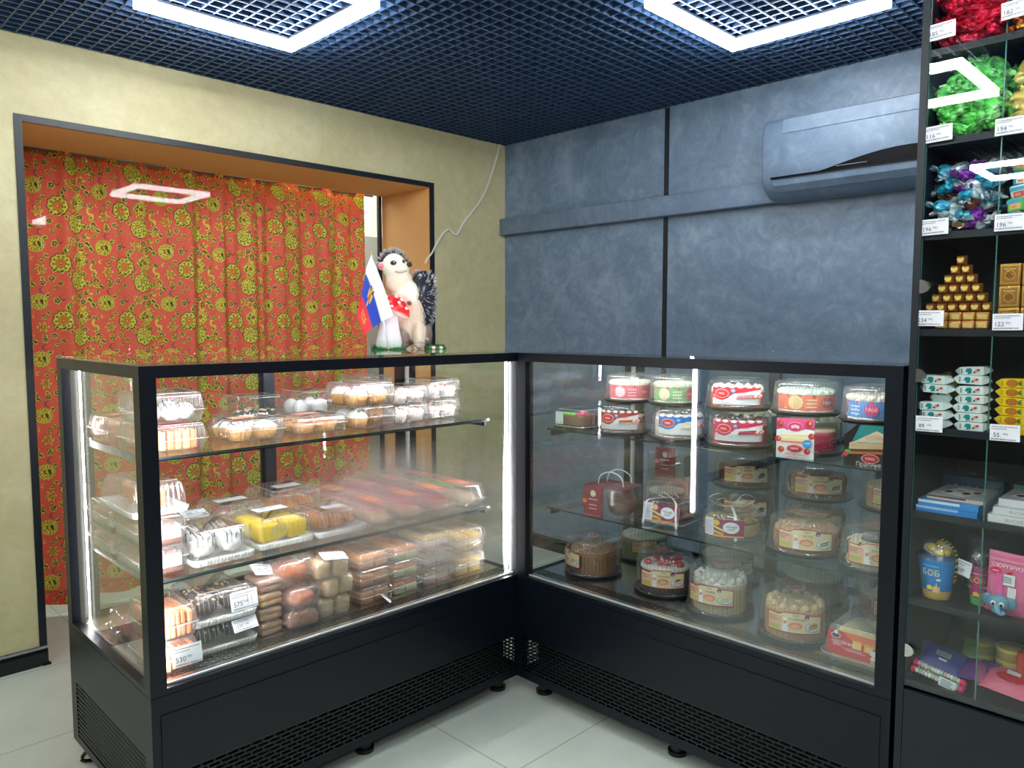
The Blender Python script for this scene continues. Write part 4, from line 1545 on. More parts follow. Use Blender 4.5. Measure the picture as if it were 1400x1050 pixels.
def chef_label(title, pic, wid=.15, hgt=.056):
    A = Art()
    R, P, Y = (190, 30, 40), (236, 190, 160), (240, 226, 182)
    h = hgt / 2
    x0, x1 = -wid / 2, wid / 2
    A.fan([(x0, -h), (x1, -h), (x1, h * .72), (x1 * .55, h * .8), (x1 * .3, h * 1.05), (x0 * .35, h * 1.0), (x0 * .55, h * .72), (x0, h * .78)], R)
    e = .0028
    A.fan([(x0 + e, -h + e), (x1 - e, -h + e), (x1 - e, h * .72 - e), (x1 * .55, h * .8 - e), (x1 * .3, h * 1.05 - e), (x0 * .35, h - e), (x0 * .55, h * .72 - e), (x0 + e, h * .78 - e)], Y)
    A.rect(x0 + e, -h + e, x0 * .42, h * .5, P)
    A.rect(x0 + e * 2, -h + e * 2, x0 * .5, -h * .35, (186, 196, 90))
    for k in range(5):
        A.rect(x0 + e * 2, h * .42 - k * .0032, x0 + e * 2 + wid * random.uniform(.1, .22), h * .42 - k * .0032 + .0009, (120, 70, 60))
    A.ell(.004, -h * .2, .018, h * .34, (238, 150, 112)); A.ell(.004, -h * .26, .012, h * .2, (244, 190, 150))
    # small cook figure: coat, head, hat
    cx = x0 * .3
    A.fan([(cx - .009, -h * .86), (cx + .008, -h * .86), (cx + .006, -h * .1), (cx - .006, -h * .1)], (244, 244, 244))
    A.ell(cx, h * .12, .0045, .0045, (232, 180, 150)); A.ell(cx - .001, h * .36, .0055, .0048, (250, 250, 250)); A.rect(cx - .004, h * .2, cx + .003, h * .3, (250, 250, 250))
    A.rect(cx + .005, -h * .35, cx + .012, -h * .25, (236, 190, 160)); A.ell(cx - .001, h * .0, .003, .0015, (200, 40, 40))
    A.text('ТОРТ', .004, h * .78, .0075, (60, 40, 70)); A.text(title, .006, h * .42, .0088, (60, 40, 70), .8)
    A.ell(x1 * .42, h * .68, .0062, .0062, (96, 60, 120)); A.ell(x1 * .42, h * .6, .0028, .0028, (214, 200, 220))
    # plate with a slice
    px_, py_ = x1 * .64, -h * .3
    A.ell(px_, py_, .022, .0125, (150, 176, 190)); A.ell(px_, py_ + .0008, .020, .011, (226, 234, 238))
    c1, c2, c3 = pic
    A.fan([(px_ - .012, py_ - .006), (px_ + .011, py_ - .001), (px_ + .012, py_ + .010), (px_ - .012, py_ + .004)], c1)
    A.fan([(px_ - .012, py_ - .002), (px_ + .012, py_ + .003), (px_ + .012, py_ + .0052), (px_ - .012, py_ + .0002)], c2)
    A.fan([(px_ - .012, py_ + .004), (px_ + .012, py_ + .010), (px_ + .004, py_ + .0145), (px_ - .004, py_ + .0125)], c3)
    return A

def badge_label(bg, accent, grey=(196, 204, 206), pic=((200, 70, 80), (240, 210, 210)), wid=.15, hgt=.062, blue=False):
    A = Art()
    h = hgt / 2
    x0, x1 = -wid / 2, wid / 2
    A.rect(x0, -h, x1, h * .9, (226, 230, 230))
    A.rect(x0 + .001, -h + .001, x1 - .001, -h * .35, grey)
    A.fan([(x0, -h * .3), (x0 * .8, -h * .42), (x0 * .55, -h * .55), (x0 * .3, -h * .3), (x0 * .1, h * .2), (x1 * .4, h * .5), (x1, h * .62), (x1, h * .9), (x0, h * .9)], bg)
    for k in range(6):
        A.ell(x0 + wid * (k + .5) / 6, h * .92, wid * .06, h * .14, (238, 236, 234) if not blue else (244, 246, 248))
    cx = x0 * .55
    A.ell(cx, h * .18, .021, .0135, (240, 226, 222)); A.ell(cx, h * .18, .0198, .0122, accent); A.ell(cx, h * .18, .0178, .0104, (196, 24, 40))
    A.text('MIREL', cx, h * .18, .0085, (250, 246, 246), .9)
    for k in range(7):
        A.ell(cx + .026 * math.cos(-2.9 + k * .42), h * .1 + .019 * math.sin(-2.9 + k * .42), .0022, .0018, (248, 240, 240))
    A.ell(x0 * .1, h * .5, .0062, .0062, (66, 150, 214)); A.ell(x0 * .1, h * .52, .0035, .0018, (214, 234, 250))
    # slice strip picture
    A.fan([(0, -h * .3), (x1 * .62, -h * .22), (x1 * .66, h * .12), (.004, h * .02)], pic[0]); A.rect(.002, -h * .12, x1 * .62, -h * .02, pic[1])
    for k, c in enumerate(((212, 60, 60), (240, 230, 230), (206, 50, 56), (230, 160, 150))):
        A.ell(x1 * (.66 + .09 * k), -h * .12 + .004 * (k % 2), .0055, .0055, c); A.ell(x1 * (.66 + .09 * k), -h * .12 + .004 * (k % 2), .0022, .0022, (250, 240, 240))
    A.text('торт', x1 * .3, h * .3, .009, accent if not blue else (240, 246, 250), 1.1)
    for k in range(3):
        A.rect(x1 * .86, -h * .9 + k * .006, x1 * .97, -h * .9 + k * .006 + .003, (90, 96, 100))
    return A

def band(b, r, z0, z1, col, m='print', n=48, cols=None):
    b.lathe([(r, z0), (r, z1)], m, col, n, caps=False, smooth=True)

def round_cake(label, x, y, z, r, h, cake, lab=None, lab_ang=0.0, ribs=40, top_mark=None, group='round cakes in clear domes', rz=None, lab_z=None, name='boxed_cake', lidamp=.010, base='blackplastic', side=None, sh=.02):
    """r = radius of the clear dome; label faces the shop"""
    t = thing(name, label, 'cake', (x, y, z), 0, group)
    a = CAMA(x, y) + lab_ang
    place(cached(('base_tray', r, base), lambda: base_disc(r, base)), 'base_tray', t)
    place(cached(('lid', r, h, ribs, lidamp, sh), lambda: dome_lid(r, h, .013, ribs, lidamp, sh)), 'lid', t, (0, 0, 0), a)
    c = MB()
    cake(c, r - .017, h - .034)
    part(t, 'cake', c, (0, 0, .0105), a)
    if lab is not None:
        m = MB()
        lz = lab_z if lab_z is not None else .013 + (h - .013) * .44
        lab.emit(m, on_cyl(0, 0, lz, r + .0012, 0.0), 'print')
        part(t, 'label', m, (0, 0, 0), a)
    if side is not None:
        m = MB(); side.emit(m, on_cyl(0, 0, .0, r - .0155, 0.0), 'print', step=.006); part(t, 'cake_band', m, (0, 0, .0105), a)
    if top_mark:
        m = MB(); A = Art(); A.ell(0, 0, .028, .02, (206, 200, 196), 28); A.ell(0, 0, .026, .0185, (150, 40, 46), 28); A.ell(0, 0, .023, .0155, (222, 212, 206), 28); A.ell(0, 0, .02, .013, (160, 60, 60), 24)
        for k in range(5):
            A.rect(-.012 + .005 * k, -.003, -.0095 + .005 * k, .003, (230, 214, 208))
        A.emit(m, on_plane((0, 0, h + .0005), (0, 1, 0), (-1, 0, 0), (0, 0, 1)), 'print', step=0); part(t, 'lid_sticker', m, (0, 0, 0), a)
    return t

def ck(col, top, rough=.06, seed=0, tcol2=None, deco=None, layers=None, hs=.72):
    """cake body: side colour, top cream colour"""
    def fn(b, r, h):
        hh = h * hs
        n = 72
        L, C = [], []
        rs = random.Random(seed)
        ph = [rs.uniform(0, 6) for _ in range(4)]
        zz = [0, .003] + [hh * k / 7 for k in range(1, 7)] + [hh]
        for z in zz:
            u = z / hh
            cc = col
            if layers:
                cc = layers[min(len(layers) - 1, int(u * len(layers) * .999))]
            L.append([(r * (1 - .004 * (z == 0)) * (1 + rough * .12 * math.sin(7 * 2 * PI * j / n + ph[0] + u * 9)) * math.cos(2 * PI * j / n),
                       r * (1 + rough * .12 * math.sin(7 * 2 * PI * j / n + ph[0] + u * 9)) * math.sin(2 * PI * j / n), z) for j in range(n)])
            C.append(cc)
        b.loft(L, 'crust', cols=C)
        b.lathe([(r * .995, hh - .002), (r * .99, hh + h * .06), (r * .93, hh + h * .11), (r * .5, hh + h * .12), (.001, hh + h * .12)], 'cream', top, n)
        if deco == 'dabs':
            for k in range(14):
                a = 2 * PI * k / 14
                b.lathe([(.012, 0), (.013, .006), (.006, .014), (.001, .017)], 'cream', tcol2 or top, 12, (r * .84 * math.cos(a), r * .84 * math.sin(a), hh + h * .09), rib=.08, nrib=6)
        elif deco == 'crumbs':
            for k in range(150):
                a, q = rs.uniform(0, 6.28), r * math.sqrt(rs.uniform(.05, 1)) * .95
                e = rs.uniform(.0025, .006)
                b.ell((q * math.cos(a), q * math.sin(a), hh + h * .12), (e, e, e * .8), 'crust', tcol2 or col, 6, 4, .1, k)
            for k in range(90):
                a, z = rs.uniform(0, 6.28), rs.uniform(.003, hh)
                e = rs.uniform(.002, .004)
                b.ell((r * math.cos(a), r * math.sin(a), z), (e, e, e), 'crust', tcol2 or col, 6, 4)
        elif deco == 'swirl':
            for k in range(9):
                P = []
                for i in range(14):
                    u = -1 + 2 * i / 13
                    xx = -r * .8 + r * 1.6 * k / 8
                    yy = u * math.sqrt(max(0, (r * .95) ** 2 - xx * xx))
                    P.append((xx, yy, hh + h * .13 + .003 * math.sin(u * 14 + k)))
                b.tube(P, .006, 'cream', tcol2 or top, 7)
            for k in range(16):
                a = 2 * PI * k / 16
                b.ell((r * .9 * math.cos(a), r * .9 * math.sin(a), hh + h * .1), (.012, .012, .009), 'cream', top, 8, 6, .1, k)
        elif deco == 'fruit':
            for k in range(9):
                a = 2 * PI * k / 9 + .3
                q = r * (.35 + .4 * (k % 2))
                b.ell((q * math.cos(a), q * math.sin(a), hh + h * .18), (.016, .013, .010), 'cream', tcol2, 10, 7, .12, k)
        elif deco == 'drip':
            for k in range(10):
                a = 2 * PI * k / 10
                b.tube([(r * .9 * math.cos(a), r * .9 * math.sin(a), hh + h * .12), (r * 1.005 * math.cos(a), r * 1.005 * math.sin(a), hh + h * .04), (r * 1.01 * math.cos(a), r * 1.01 * math.sin(a), hh * rs.uniform(.3, .7))], .0036, 'cream', tcol2, 7)
            for k in range(70):
                a, z = rs.uniform(0, 6.28), rs.uniform(.002, hh * .5)
                e = rs.uniform(.002, .0045)
                b.ell((r * math.cos(a), r * math.sin(a), z), (e, e, e), 'crust', (226, 210, 170), 6, 4)
            b.lathe([(r * .55, hh + h * .12), (r * .5, hh + h * .2), (.001, hh + h * .2)], 'cream', tcol2, 24)
    return fn

ZR1, ZR2 = .9702, .6822
RC = 'round cakes in clear domes'
# ---- upper shelf, lower tier
t = thing('boxed_cake', 'small square brown cake with green and pink cream, left end of the upper shelf', 'cake', (1.642, -1.235, ZR1), -.02, RC)
m = MB(); m.rbox(0, 0, 0, .145, .15, .008, .01, 'blackplastic', n=4); m.rbox(0, 0, .004, .135, .14, .010, .008, 'blackplastic', n=4); part(t, 'base_tray', m)
place(cached(('lid', 'sq'), lambda: clam_lid(.128, .132, .072, .013, False, taper=.004)), 'lid', t)
m = MB()
m.rbox(.0, 0, 0, .1, .1, .036, .004, 'crust', (112, 72, 44), n=4)
for k in range(7):
    m.ell((-.04 + .012 * k, -.04, .039), (.009, .008, .006), 'cream', (110, 220, 80) if k < 5 else (228, 70, 110), 8, 6, .1, k)
m.ell((.042, -.03, .044), (.014, .014, .012), 'cream', (226, 66, 110), 12, 8, .2, 2)
part(t, 'cake', m, (.0, 0, .0145))
m = MB(); A = Art(); A.rect(-.018, -.022, .018, .022, (206, 220, 218)); A.rect(-.013, -.018, -.005, -.015, (90, 110, 110)); A.rect(.004, -.018, .012, -.015, (90, 110, 110))
A.emit(m, on_plane((0, 0, 0), (1, 0, 0), (0, 0, 1), (0, -1, 0)), 'paper', step=0); part(t, 'label', m, (-.042, -.0655, .041))
round_cake('round cake with a brown and red label in the lower tier, second from the left', 1.815, -1.215, ZR1, .092, .105, ck((176, 120, 110), (236, 228, 206), seed=1, deco='crumbs', tcol2=(60, 36, 28)), badge_label((170, 50, 40), (206, 60, 50), pic=((206, 140, 80), (110, 60, 36)), wid=.135), .0 - .15, ribs=0)
round_cake('round white cake with a bright blue label in the lower tier', 2.025, -1.19, ZR1, .095, .108, ck((226, 214, 190), (246, 244, 240), seed=2, deco='dabs'), badge_label((30, 120, 200), (206, 40, 56), grey=(206, 220, 220), pic=((226, 216, 176), (238, 232, 206)), wid=.15, blue=True), .05, ribs=0)
round_cake('round cake with a magenta and red label under another cake, lower tier', 2.24, -1.19, ZR1, .097, .112, ck((200, 60, 90), (246, 170, 196), seed=3, deco='dabs', tcol2=(250, 186, 206)), badge_label((206, 40, 90), (216, 60, 110), pic=((150, 30, 50), (206, 80, 100)), wid=.15), -.05, ribs=0)

# large raspberry cake with a white front card
t = round_cake('round raspberry cake with a white strawberry card hanging down its front', 2.448, -1.175, ZR1, .09, .112, ck((196, 50, 84), (240, 214, 186), seed=4), None, 0, ribs=0)
m = MB()
A = Art()
w_, h_ = .1, .112
A.rect(-w_ / 2, 0, w_ / 2, h_, (238, 242, 240))
A.fan([(-w_ / 2, h_), (w_ / 2, h_), (w_ / 2, h_ * .72), (w_ * .3, h_ * .78), (0, h_ * .6), (-w_ * .3, h_ * .74), (-w_ / 2, h_ * .7)], (224, 84, 140))
A.fan([(-w_ * .36, h_ * .42), (w_ * .4, h_ * .46), (w_ * .36, h_ * .64), (0, h_ * .8), (-w_ * .36, h_ * .62)], (244, 244, 240))
A.fan([(-w_ * .38, h_ * .40), (w_ * .38, h_ * .43), (w_ * .38, h_ * .62), (-w_ * .38, h_ * .58)], (240, 226, 160))
A.rect(-w_ * .38, h_ * .5, w_ * .38, h_ * .53, (248, 246, 236)); A.rect(-w_ * .38, h_ * .39, w_ * .38, h_ * .43, (236, 130, 130))
A.ell(0, h_ * .79, .021, .014, (240, 190, 206)); A.ell(0, h_ * .79, .0195, .0125, (222, 60, 110))
for k in range(3):
    A.ell(-.007 + .007 * k, h_ * .79 + .002 * (k % 2), .004, .005, (246, 200, 214))
A.ell(0, h_ * .25, .0215, .0105, (206, 24, 40)); A.ell(0, h_ * .25, .0195, .009, (226, 226, 226)); A.ell(0, h_ * .25, .0188, .0084, (206, 24, 40)); A.text('MIREL', 0, h_ * .25, .009, (252, 248, 246), .95)
A.ell(w_ * .33, h_ * .38, .0125, .012, (54, 150, 214)); A.rect(w_ * .25, h_ * .39, w_ * .41, h_ * .41, (226, 240, 250))
for u, v in ((-.4, .86), (.36, .88), (-.36, .22), (.33, .2), (-.44, .48), (.44, .58)):
    A.ell(u * w_, v * h_, .0085, .0085, (206, 40, 60)); A.ell(u * w_ + .003, v * h_ + .002, .0025, .004, (160, 190, 70))
A.text('Малиновый', 0, h_ * .115, .0095, (196, 60, 100), .95); A.text('с шампанским', 0, h_ * .045, .0085, (196, 60, 100), .95)
A.emit(m, on_plane((0, 0, 0), (1, 0, 0), (0, 0, 1), (0, -1, 0)), 'print', step=0)
m.box(-w_ / 2, 0, 0, w_ / 2, .0006, h_, 'paper', (236, 238, 238))
part(t, 'front_card', m, (.012, -.112, -.001) , .26)
m = MB(); A = Art(); A.rect(-.10, .004, .2, .045, (176, 36, 76)); A.ell(.055, .028, .02, .012, (226, 190, 196)); A.ell(.055, .028, .0185, .0107, (170, 30, 60)); A.text('MIREL', .055, .028, .009, (240, 214, 214))
for k in range(4):
    A.ell(.03 + .03 * k, .011, .009, .007, (150, 20, 50))
A.emit(m, on_cyl(0, 0, .012, .0758, 0), 'print'); part(t, 'cake_band', m, (0, 0, 0), CAMA(2.448, -1.175) + .35)

t = round_cake('round praline cake with a dark triangular slice card at the right end, lower tier', 2.66, -1.175, ZR1, .083, .106, ck((120, 76, 50), (222, 202, 170), seed=5), None, 0, ribs=0)
m = MB(); A = Art()
w_, h_ = .13, .112
A.fan([(-w_ / 2, 0), (w_ / 2, 0), (w_ / 2, h_ * .8), (w_ * .35, h_), (-w_ * .25, h_), (-w_ / 2, h_ * .72)], (28, 18, 16))
A.fan([(-w_ * .42, h_ * .4), (w_ * .45, h_ * .46), (w_ * .45, h_ * .98), (-w_ * .2, h_ * .98)], (40, 140, 136))
A.fan([(-w_ * .4, h_ * .52), (w_ * .1, h_ * .86), (w_ * .48, h_ * .66), (w_ * .48, h_ * .6), (-w_ * .38, h_ * .56)], (226, 214, 190))
A.fan([(-w_ * .4, h_ * .34), (w_ * .48, h_ * .4), (w_ * .48, h_ * .6), (-w_ * .4, h_ * .54)], (214, 186, 140)); A.fan([(-w_ * .4, h_ * .34), (w_ * .48, h_ * .4), (w_ * .48, h_ * .46), (-w_ * .4, h_ * .4)], (96, 60, 40))
A.fan([(-w_ * .4, h_ * .28), (w_ * .48, h_ * .34), (w_ * .48, h_ * .4), (-w_ * .4, h_ * .34)], (196, 110, 60))
for k in range(5):
    A.ell(-.01 + .01 * k, h_ * (.74 - .02 * abs(k - 2)), .006, .0045, (226, 190, 150))
A.ell(.0, h_ * .2, .022, .012, (240, 236, 232)); A.ell(.0, h_ * .2, .0205, .0108, (206, 24, 40)); A.text('MIREL', .0, h_ * .2, .0095, (252, 248, 246), .95)
A.text('Пралине', -.004, h_ * .055, .016, (244, 240, 236), .9)
A.fan([(.028, h_ * .12), (.05, h_ * .12), (.046, h_ * .26), (.034, h_ * .22)], (224, 164, 70)); A.ell(-w_ * .42, h_ * .34, .008, .006, (90, 170, 80)); A.ell(-w_ * .46, h_ * .28, .007, .006, (206, 50, 50))
A.emit(m, on_plane((0, 0, 0), (1, 0, 0), (0, 0, 1), (0, -1, 0)), 'print', step=0)
m.box(-w_ / 2, 0, 0, w_ * .45, .0006, h_ * .75, 'print', (28, 18, 16))
part(t, 'front_card', m, (.0, -.104, -.001), .2)

# ---- upper shelf, upper tier
def wrap_label(bg, c2, c3, txt='Мой', dot=(206, 50, 90)):
    A = Art()
    A.rect(-.11, .006, .11, .05, bg)
    A.ell(-.035, .028, .02, .019, c2); A.ell(-.035, .028, .017, .016, c3)
    for k in range(3):
        A.rect(-.006, .014 + .010 * k, .022, .018 + .010 * k, c2)
    for k in range(6):
        A.fan([(-.1 + .036 * k, .05), (-.088 + .036 * k, .05), (-.094 + .036 * k, .041)], dot)
    A.ell(.052, .028, .0175, .0165, dot); A.text(txt, .052, .029, .014, (244, 230, 232))
    return A
UT = [('round pink wrapped cake with white cream, leftmost of the upper tier', 1.825, 1.0767, (222, 90, 110), (240, 190, 200), (226, 214, 220), (206, 50, 90), (244, 246, 226), .084),
      ('round cake in a green and cream wrap in the upper tier', 2.005, 1.0797, (110, 170, 110), (220, 226, 190), (230, 214, 176), (200, 60, 90), (226, 244, 206), .082)]
for lb, x, z, c1, c2, c3, c4, tp, r in UT:
    round_cake(lb, x, -1.19, z, r, .098, ck((236, 226, 206), tp, seed=7, deco='swirl', hs=.78), None, 0, ribs=60, lidamp=.006, sh=.01, side=wrap_label(c1, c2, c3, dot=c4))
round_cake('round cake with a red label stacked on the magenta labelled cake', 2.235, -1.2, 1.0838, .095, .095, ck((190, 70, 60), (246, 240, 236), seed=8, deco='dabs'), badge_label((212, 30, 52), (216, 40, 60), pic=((214, 110, 120), (226, 150, 160)), wid=.15, hgt=.056), -.04, ribs=0)
round_cake('round cake in an orange and red wrap on top of the raspberry cake', 2.44, -1.18, 1.0838, .092, .098, ck((236, 226, 206), (220, 246, 226), seed=9, deco='swirl', hs=.76), None, .1, ribs=60, lidamp=.006, sh=.01, side=wrap_label((220, 110, 80), (226, 214, 160), (214, 190, 130), dot=(150, 60, 60)))
round_cake('round cake in a light blue wrap with striped cream, right end of upper tier', 2.632, -1.19, 1.0778, .082, .1, ck((236, 226, 206), (236, 234, 214), seed=10, deco='swirl', tcol2=(206, 200, 176), hs=.76), None, -.85, ribs=60, lidamp=.006, sh=.01, side=wrap_label((70, 140, 206), (190, 214, 236), (120, 90, 80), dot=(216, 60, 120)))
# back row of the upper shelf, only glimpsed
for i, (x, c) in enumerate(((2.14, (60, 120, 150)), (2.36, (110, 160, 70)), (2.58, (90, 150, 160)))):
    round_cake('half hidden round cake in the back row of the upper shelf, %s' % ('behind the blue label', 'behind the magenta label', 'behind the praline card')[i], x, -.92, ZR1, .095, .11, ck(c, (236, 236, 220), seed=20 + i, deco='dabs'), None, ribs=0)

# ---- middle shelf
def gift_box(label, x, y, z, w, d, h, taper, face, sidec, content, rz=0.0, ribbon=True):
    t = thing('gift_cake_box', label, 'cake', (x, y, z), rz, 'boxed gift cakes')
    m = MB()
    m.rbox(0, 0, 0, w + .012, d + .012, .010, .012, 'clear', n=5); part(t, 'base_tray', m)
    place(clam_lid(w, d, h, .009, False, taper=taper, flange=.004).mesh('lid'), 'lid', t)
    content(t)
    m = MB(); face.emit(m, on_plane((0, 0, 0), (1, 0, 0), (0, 0, 1), (0, -1, 0)), 'print', step=0)
    part(t, 'label', m, (0, -d / 2 - .0005, .012)).rotation_euler = (-math.atan2(taper * .7, h), 0, 0)
    if ribbon:
        m = MB()
        for s in (-1, 1):
            P = [(s * .062, -d / 2 - .006, -.001), (s * .056, -d / 2 + .001, h * .7), (s * .05, -d / 2 + .012, h + .002), (0, 0, h + .006)]
            P = smooth(P, 4)
            V = [(p.x - .004, p.y, p.z + .001) for p in P] + [(p.x + .004, p.y, p.z + .001) for p in P]
            n = len(P)
            m.add(V, [(k, k + 1, n + k + 1, n + k) for k in range(n - 1)], 'whiteplastic', smooth=True)
        for s in (-1, 1):
            P = smooth([(0, 0, h + .006), (s * .02, -.012, h + .022), (s * .036, -.018, h + .014), (s * .02, -.012, h + .007), (0, 0, h + .006)], 5)
            V = [(p.x, p.y - .005, p.z) for p in P] + [(p.x, p.y + .005, p.z) for p in P]
            n = len(P)
            m.add(V, [(k, k + 1, n + k + 1, n + k) for k in range(n - 1)], 'whiteplastic', smooth=True)
        part(t, 'ribbon', m)
    return t

def oval_art(w, h, side=True):
    A = Art()
    A.rect(-w / 2, 0, w / 2, h, (226, 222, 232))
    for k in range(7):
        A.rect(-w * .48, h * (.12 + .11 * k), -w * (.26 + .02 * (k % 3)), h * (.15 + .11 * k), (150, 150, 170))
    A.rect(-w * .22, 0, w / 2, h, (140, 34, 90))
    A.fan([(-w * .22, 0), (.0, 0), (.0, h * .3), (-w * .22, h)], (96, 66, 30))
    A.ell(-w * .15, h * .78, .010, .009, (226, 186, 70)); A.fan([(-w * .21, h * .5), (w * .05, h * .28), (w * .05, h * .4), (-w * .21, h * .62)], (232, 206, 130)); A.fan([(-w * .21, h * .2), (w * .03, h * .1), (w * .03, h * .22), (-w * .21, h * .36)], (226, 170, 80))
    A.rect(-w * .22, 0, w / 2, h * .1, (226, 160, 70))
    A.ell(w * .2, h * .56, w * .19, h * .33, (236, 214, 236), 26); A.ell(w * .2, h * .56, w * .18, h * .31, (232, 240, 244), 26)
    A.text('ЧЁРНЫЙ', w * .2, h * .63, h * .17, (50, 40, 70), .85); A.text('АЖУР', w * .2, h * .46, h * .16, (50, 40, 70), .85)
    return A

def burgundy_face(w, h):
    A = Art()
    A.rect(-w / 2, 0, w / 2, h, (128, 34, 50)); A.ell(0, h * .76, .011, .011, (236, 230, 214)); A.ell(0, h * .76, .008, .008, (170, 150, 120)); A.ell(0, h * .76, .006, .006, (236, 230, 214))
    for k, (v, l) in enumerate(((.56, .5), (.38, .4), (.26, .4))):
        A.rect(-w * l / 2, h * v, w * l / 2, h * v + .003, (232, 176, 160))
    for k in range(6):
        A.rect(-w * .45 + w * .15 * k, h * .06, -w * .36 + w * .15 * k, h * .075, (214, 160, 150))
    A.ell(-w * .42, h * .5, .008, .008, (240, 100, 40))
    return A
t = thing('gift_cake_box', 'burgundy gift box with a round brown cake showing and cord handles', 'cake', (1.80, -1.235, ZR2), .12, 'boxed gift cakes')
m = MB(); A = burgundy_face(.075, .108); A.emit(m, on_plane((-.045, -.0708, 0), (1, 0, 0), (0, 0, 1), (0, -1, 0)), 'print', step=0)
m.box(-.084, -.07, 0, -.0075, -.0695, .108, 'print', (128, 34, 50)); m.box(-.084, -.07, .108, .08, .06, .1086, 'print', (110, 30, 44)); m.box(-.0845, -.07, 0, -.084, .06, .108, 'print', (120, 32, 48))
A = Art(); A.ell(.01, 0, .03, .018, (170, 170, 170)); A.ell(.01, 0, .027, .0155, (90, 70, 76))
for k in range(5):
    A.rect(-.055 + .012 * k, -.004, -.047 + .012 * k, .003, (214, 120, 96))
A.emit(m, on_plane((.02, 0, .109), (1, 0, 0), (0, 1, 0), (0, 0, 1)), 'print', step=0); part(t, 'sleeve', m)
m = MB(); m.rbox(.0, -.005, .001, .156, .126, .104, .01, 'clear', n=4); part(t, 'clear_box', m)
m = MB(); m.ell((.03, -.005, .05), (.052, .052, .05), 'crust', (92, 50, 34), 22, 14, .03, 3, flat=-.9); part(t, 'cake', m)
m = MB()
for yy in (-.03, .03):
    m.tube(smooth([(-.05, yy, .108), (-.04, yy, .14), (0, yy, .155), (.04, yy, .14), (.05, yy, .108)], 5), .002, 'whiteplastic', n=6)
part(t, 'cord_handle', m)

def c_dark(t):
    m = MB(); m.rbox(0, 0, .008, .115, .115, .045, .008, 'crust', (92, 58, 38), n=4); part(t, 'cake', m)
gift_box('square tapered gift cake with a purple oval label and white ribbon, left one', 1.985, -1.17, ZR2, .15, .14, .075, .014, oval_art(.135, .058), None, c_dark, .06)
round_cake('round nut crumb cake tied with a white ribbon bow', 2.205, -1.165, ZR2, .1, .082, ck((190, 166, 110), (110, 78, 50), seed=30, deco='crumbs', tcol2=(200, 176, 116)), None, 0, ribs=0, group='boxed gift cakes', name='gift_cake_box', base='clear')
tt = [o for o in bpy.data.objects if o.get('label', '').startswith('round nut crumb cake')][0]
m = MB(); oval_art(.125, .054).emit(m, on_cyl(0, 0, .014, .1015, 0), 'print'); part(tt, 'label', m, (0, 0, 0), CAMA(2.205, -1.165) - .25)
m = MB()
P = smooth([(.104, 0, .004), (.1025, 0, .04), (.094, 0, .074), (.05, 0, .084), (0, 0, .088)], 5)
V = [(p.x, -.004, p.z) for p in P] + [(p.x, .004, p.z) for p in P]; n = len(P)
m.add(V, [(k, k + 1, n + k + 1, n + k) for k in range(n - 1)], 'whiteplastic', smooth=True)
for s in (-1, 1):
    for hgt, ln in ((.026, .045), (.04, .07)):
        P = smooth([(0, 0, .088), (.008, s * ln * .5, .088 + hgt), (.0, s * ln, .088 + hgt * .6), (0, s * ln * .5, .089), (0, 0, .088)], 5)
        V = [(p.x - .005, p.y, p.z) for p in P] + [(p.x + .005, p.y, p.z) for p in P]; n = len(P)
        m.add(V, [(k, k + 1, n + k + 1, n + k) for k in range(n - 1)], 'whiteplastic', smooth=True)
part(tt, 'ribbon', m, (0, 0, 0), CAMA(2.205, -1.165) + .12)
round_cake('round cake with a cook label reading ГРЕТТО at the front of the middle shelf', 2.447, -1.168, ZR2, .105, .108, ck((176, 130, 96), (226, 190, 150), seed=31, deco='crumbs', tcol2=(206, 160, 120)), chef_label('ГРЕТТО', ((110, 140, 70), (226, 226, 200), (236, 236, 226)), .155, .06), -.02, ribs=44, top_mark=True)
round_cake('round cake with dark drips and a cook label, right end of middle shelf', 2.655, -1.19, ZR2, .094, .112, ck((226, 214, 176), (230, 218, 186), seed=32, deco='drip', tcol2=(60, 40, 36)), chef_label('ПЛОМБИР', ((226, 214, 170), (110, 70, 50), (236, 232, 214)), .155, .06), .0, ribs=44, top_mark=True)
# back pairs on the middle shelf
BK = [(2.135, -.955, 'dark chocolate cake', ck((48, 30, 24), (52, 34, 28), seed=33), 'ПРАГА', ((60, 40, 30), (110, 160, 60), (60, 40, 30))),
      (2.385, -.955, 'brown streaked cake', ck((150, 110, 84), (176, 120, 90), seed=34, deco='drip', tcol2=(70, 40, 30)), 'КАПУЧИНО', ((150, 90, 70), (230, 200, 180), (226, 206, 190))),
      (2.625, -.955, 'pale cream cake', ck((206, 170, 130), (226, 200, 170), seed=35), 'МЁД', ((206, 160, 90), (240, 220, 180), (230, 190, 120)))]
for x, y, nm, cfn, ttl, pic in BK:
    for lv in (0, 1):
        round_cake('%s with a cook label, middle shelf back row, %s' % (nm, 'upper one' if lv else 'lower one'), x, y, ZR2 + lv * .1135, .102, .112, cfn, chef_label(ttl, pic, .15, .058), .05, ribs=44)
t = thing('gift_cake_box', 'grey cake box with a burgundy front pouch, back left of the middle shelf', 'cake', (1.755, -.835, ZR2), .04, 'boxed gift cakes')
m = MB(); m.rbox(0.02, 0, 0, .16, .12, .17, .006, 'print', (120, 128, 126), n=3); part(t, 'box', m)
m = MB(); A = burgundy_face(.085, .11); A.emit(m, on_plane((0, 0, 0), (1, 0, 0), (0, 0, 1), (0, -1, 0)), 'print', step=0); m.box(-.0425, 0, 0, .0425, .004, .11, 'print', (110, 30, 44)); part(t, 'pouch', m, (.02, -.065, .085), -.03)
round_cake('plain clear dome of a cake behind the burgundy gift box', 1.868, -1.02, ZR2 + .0, .08, .105, ck((150, 130, 110), (206, 196, 180), seed=36), None, ribs=44)

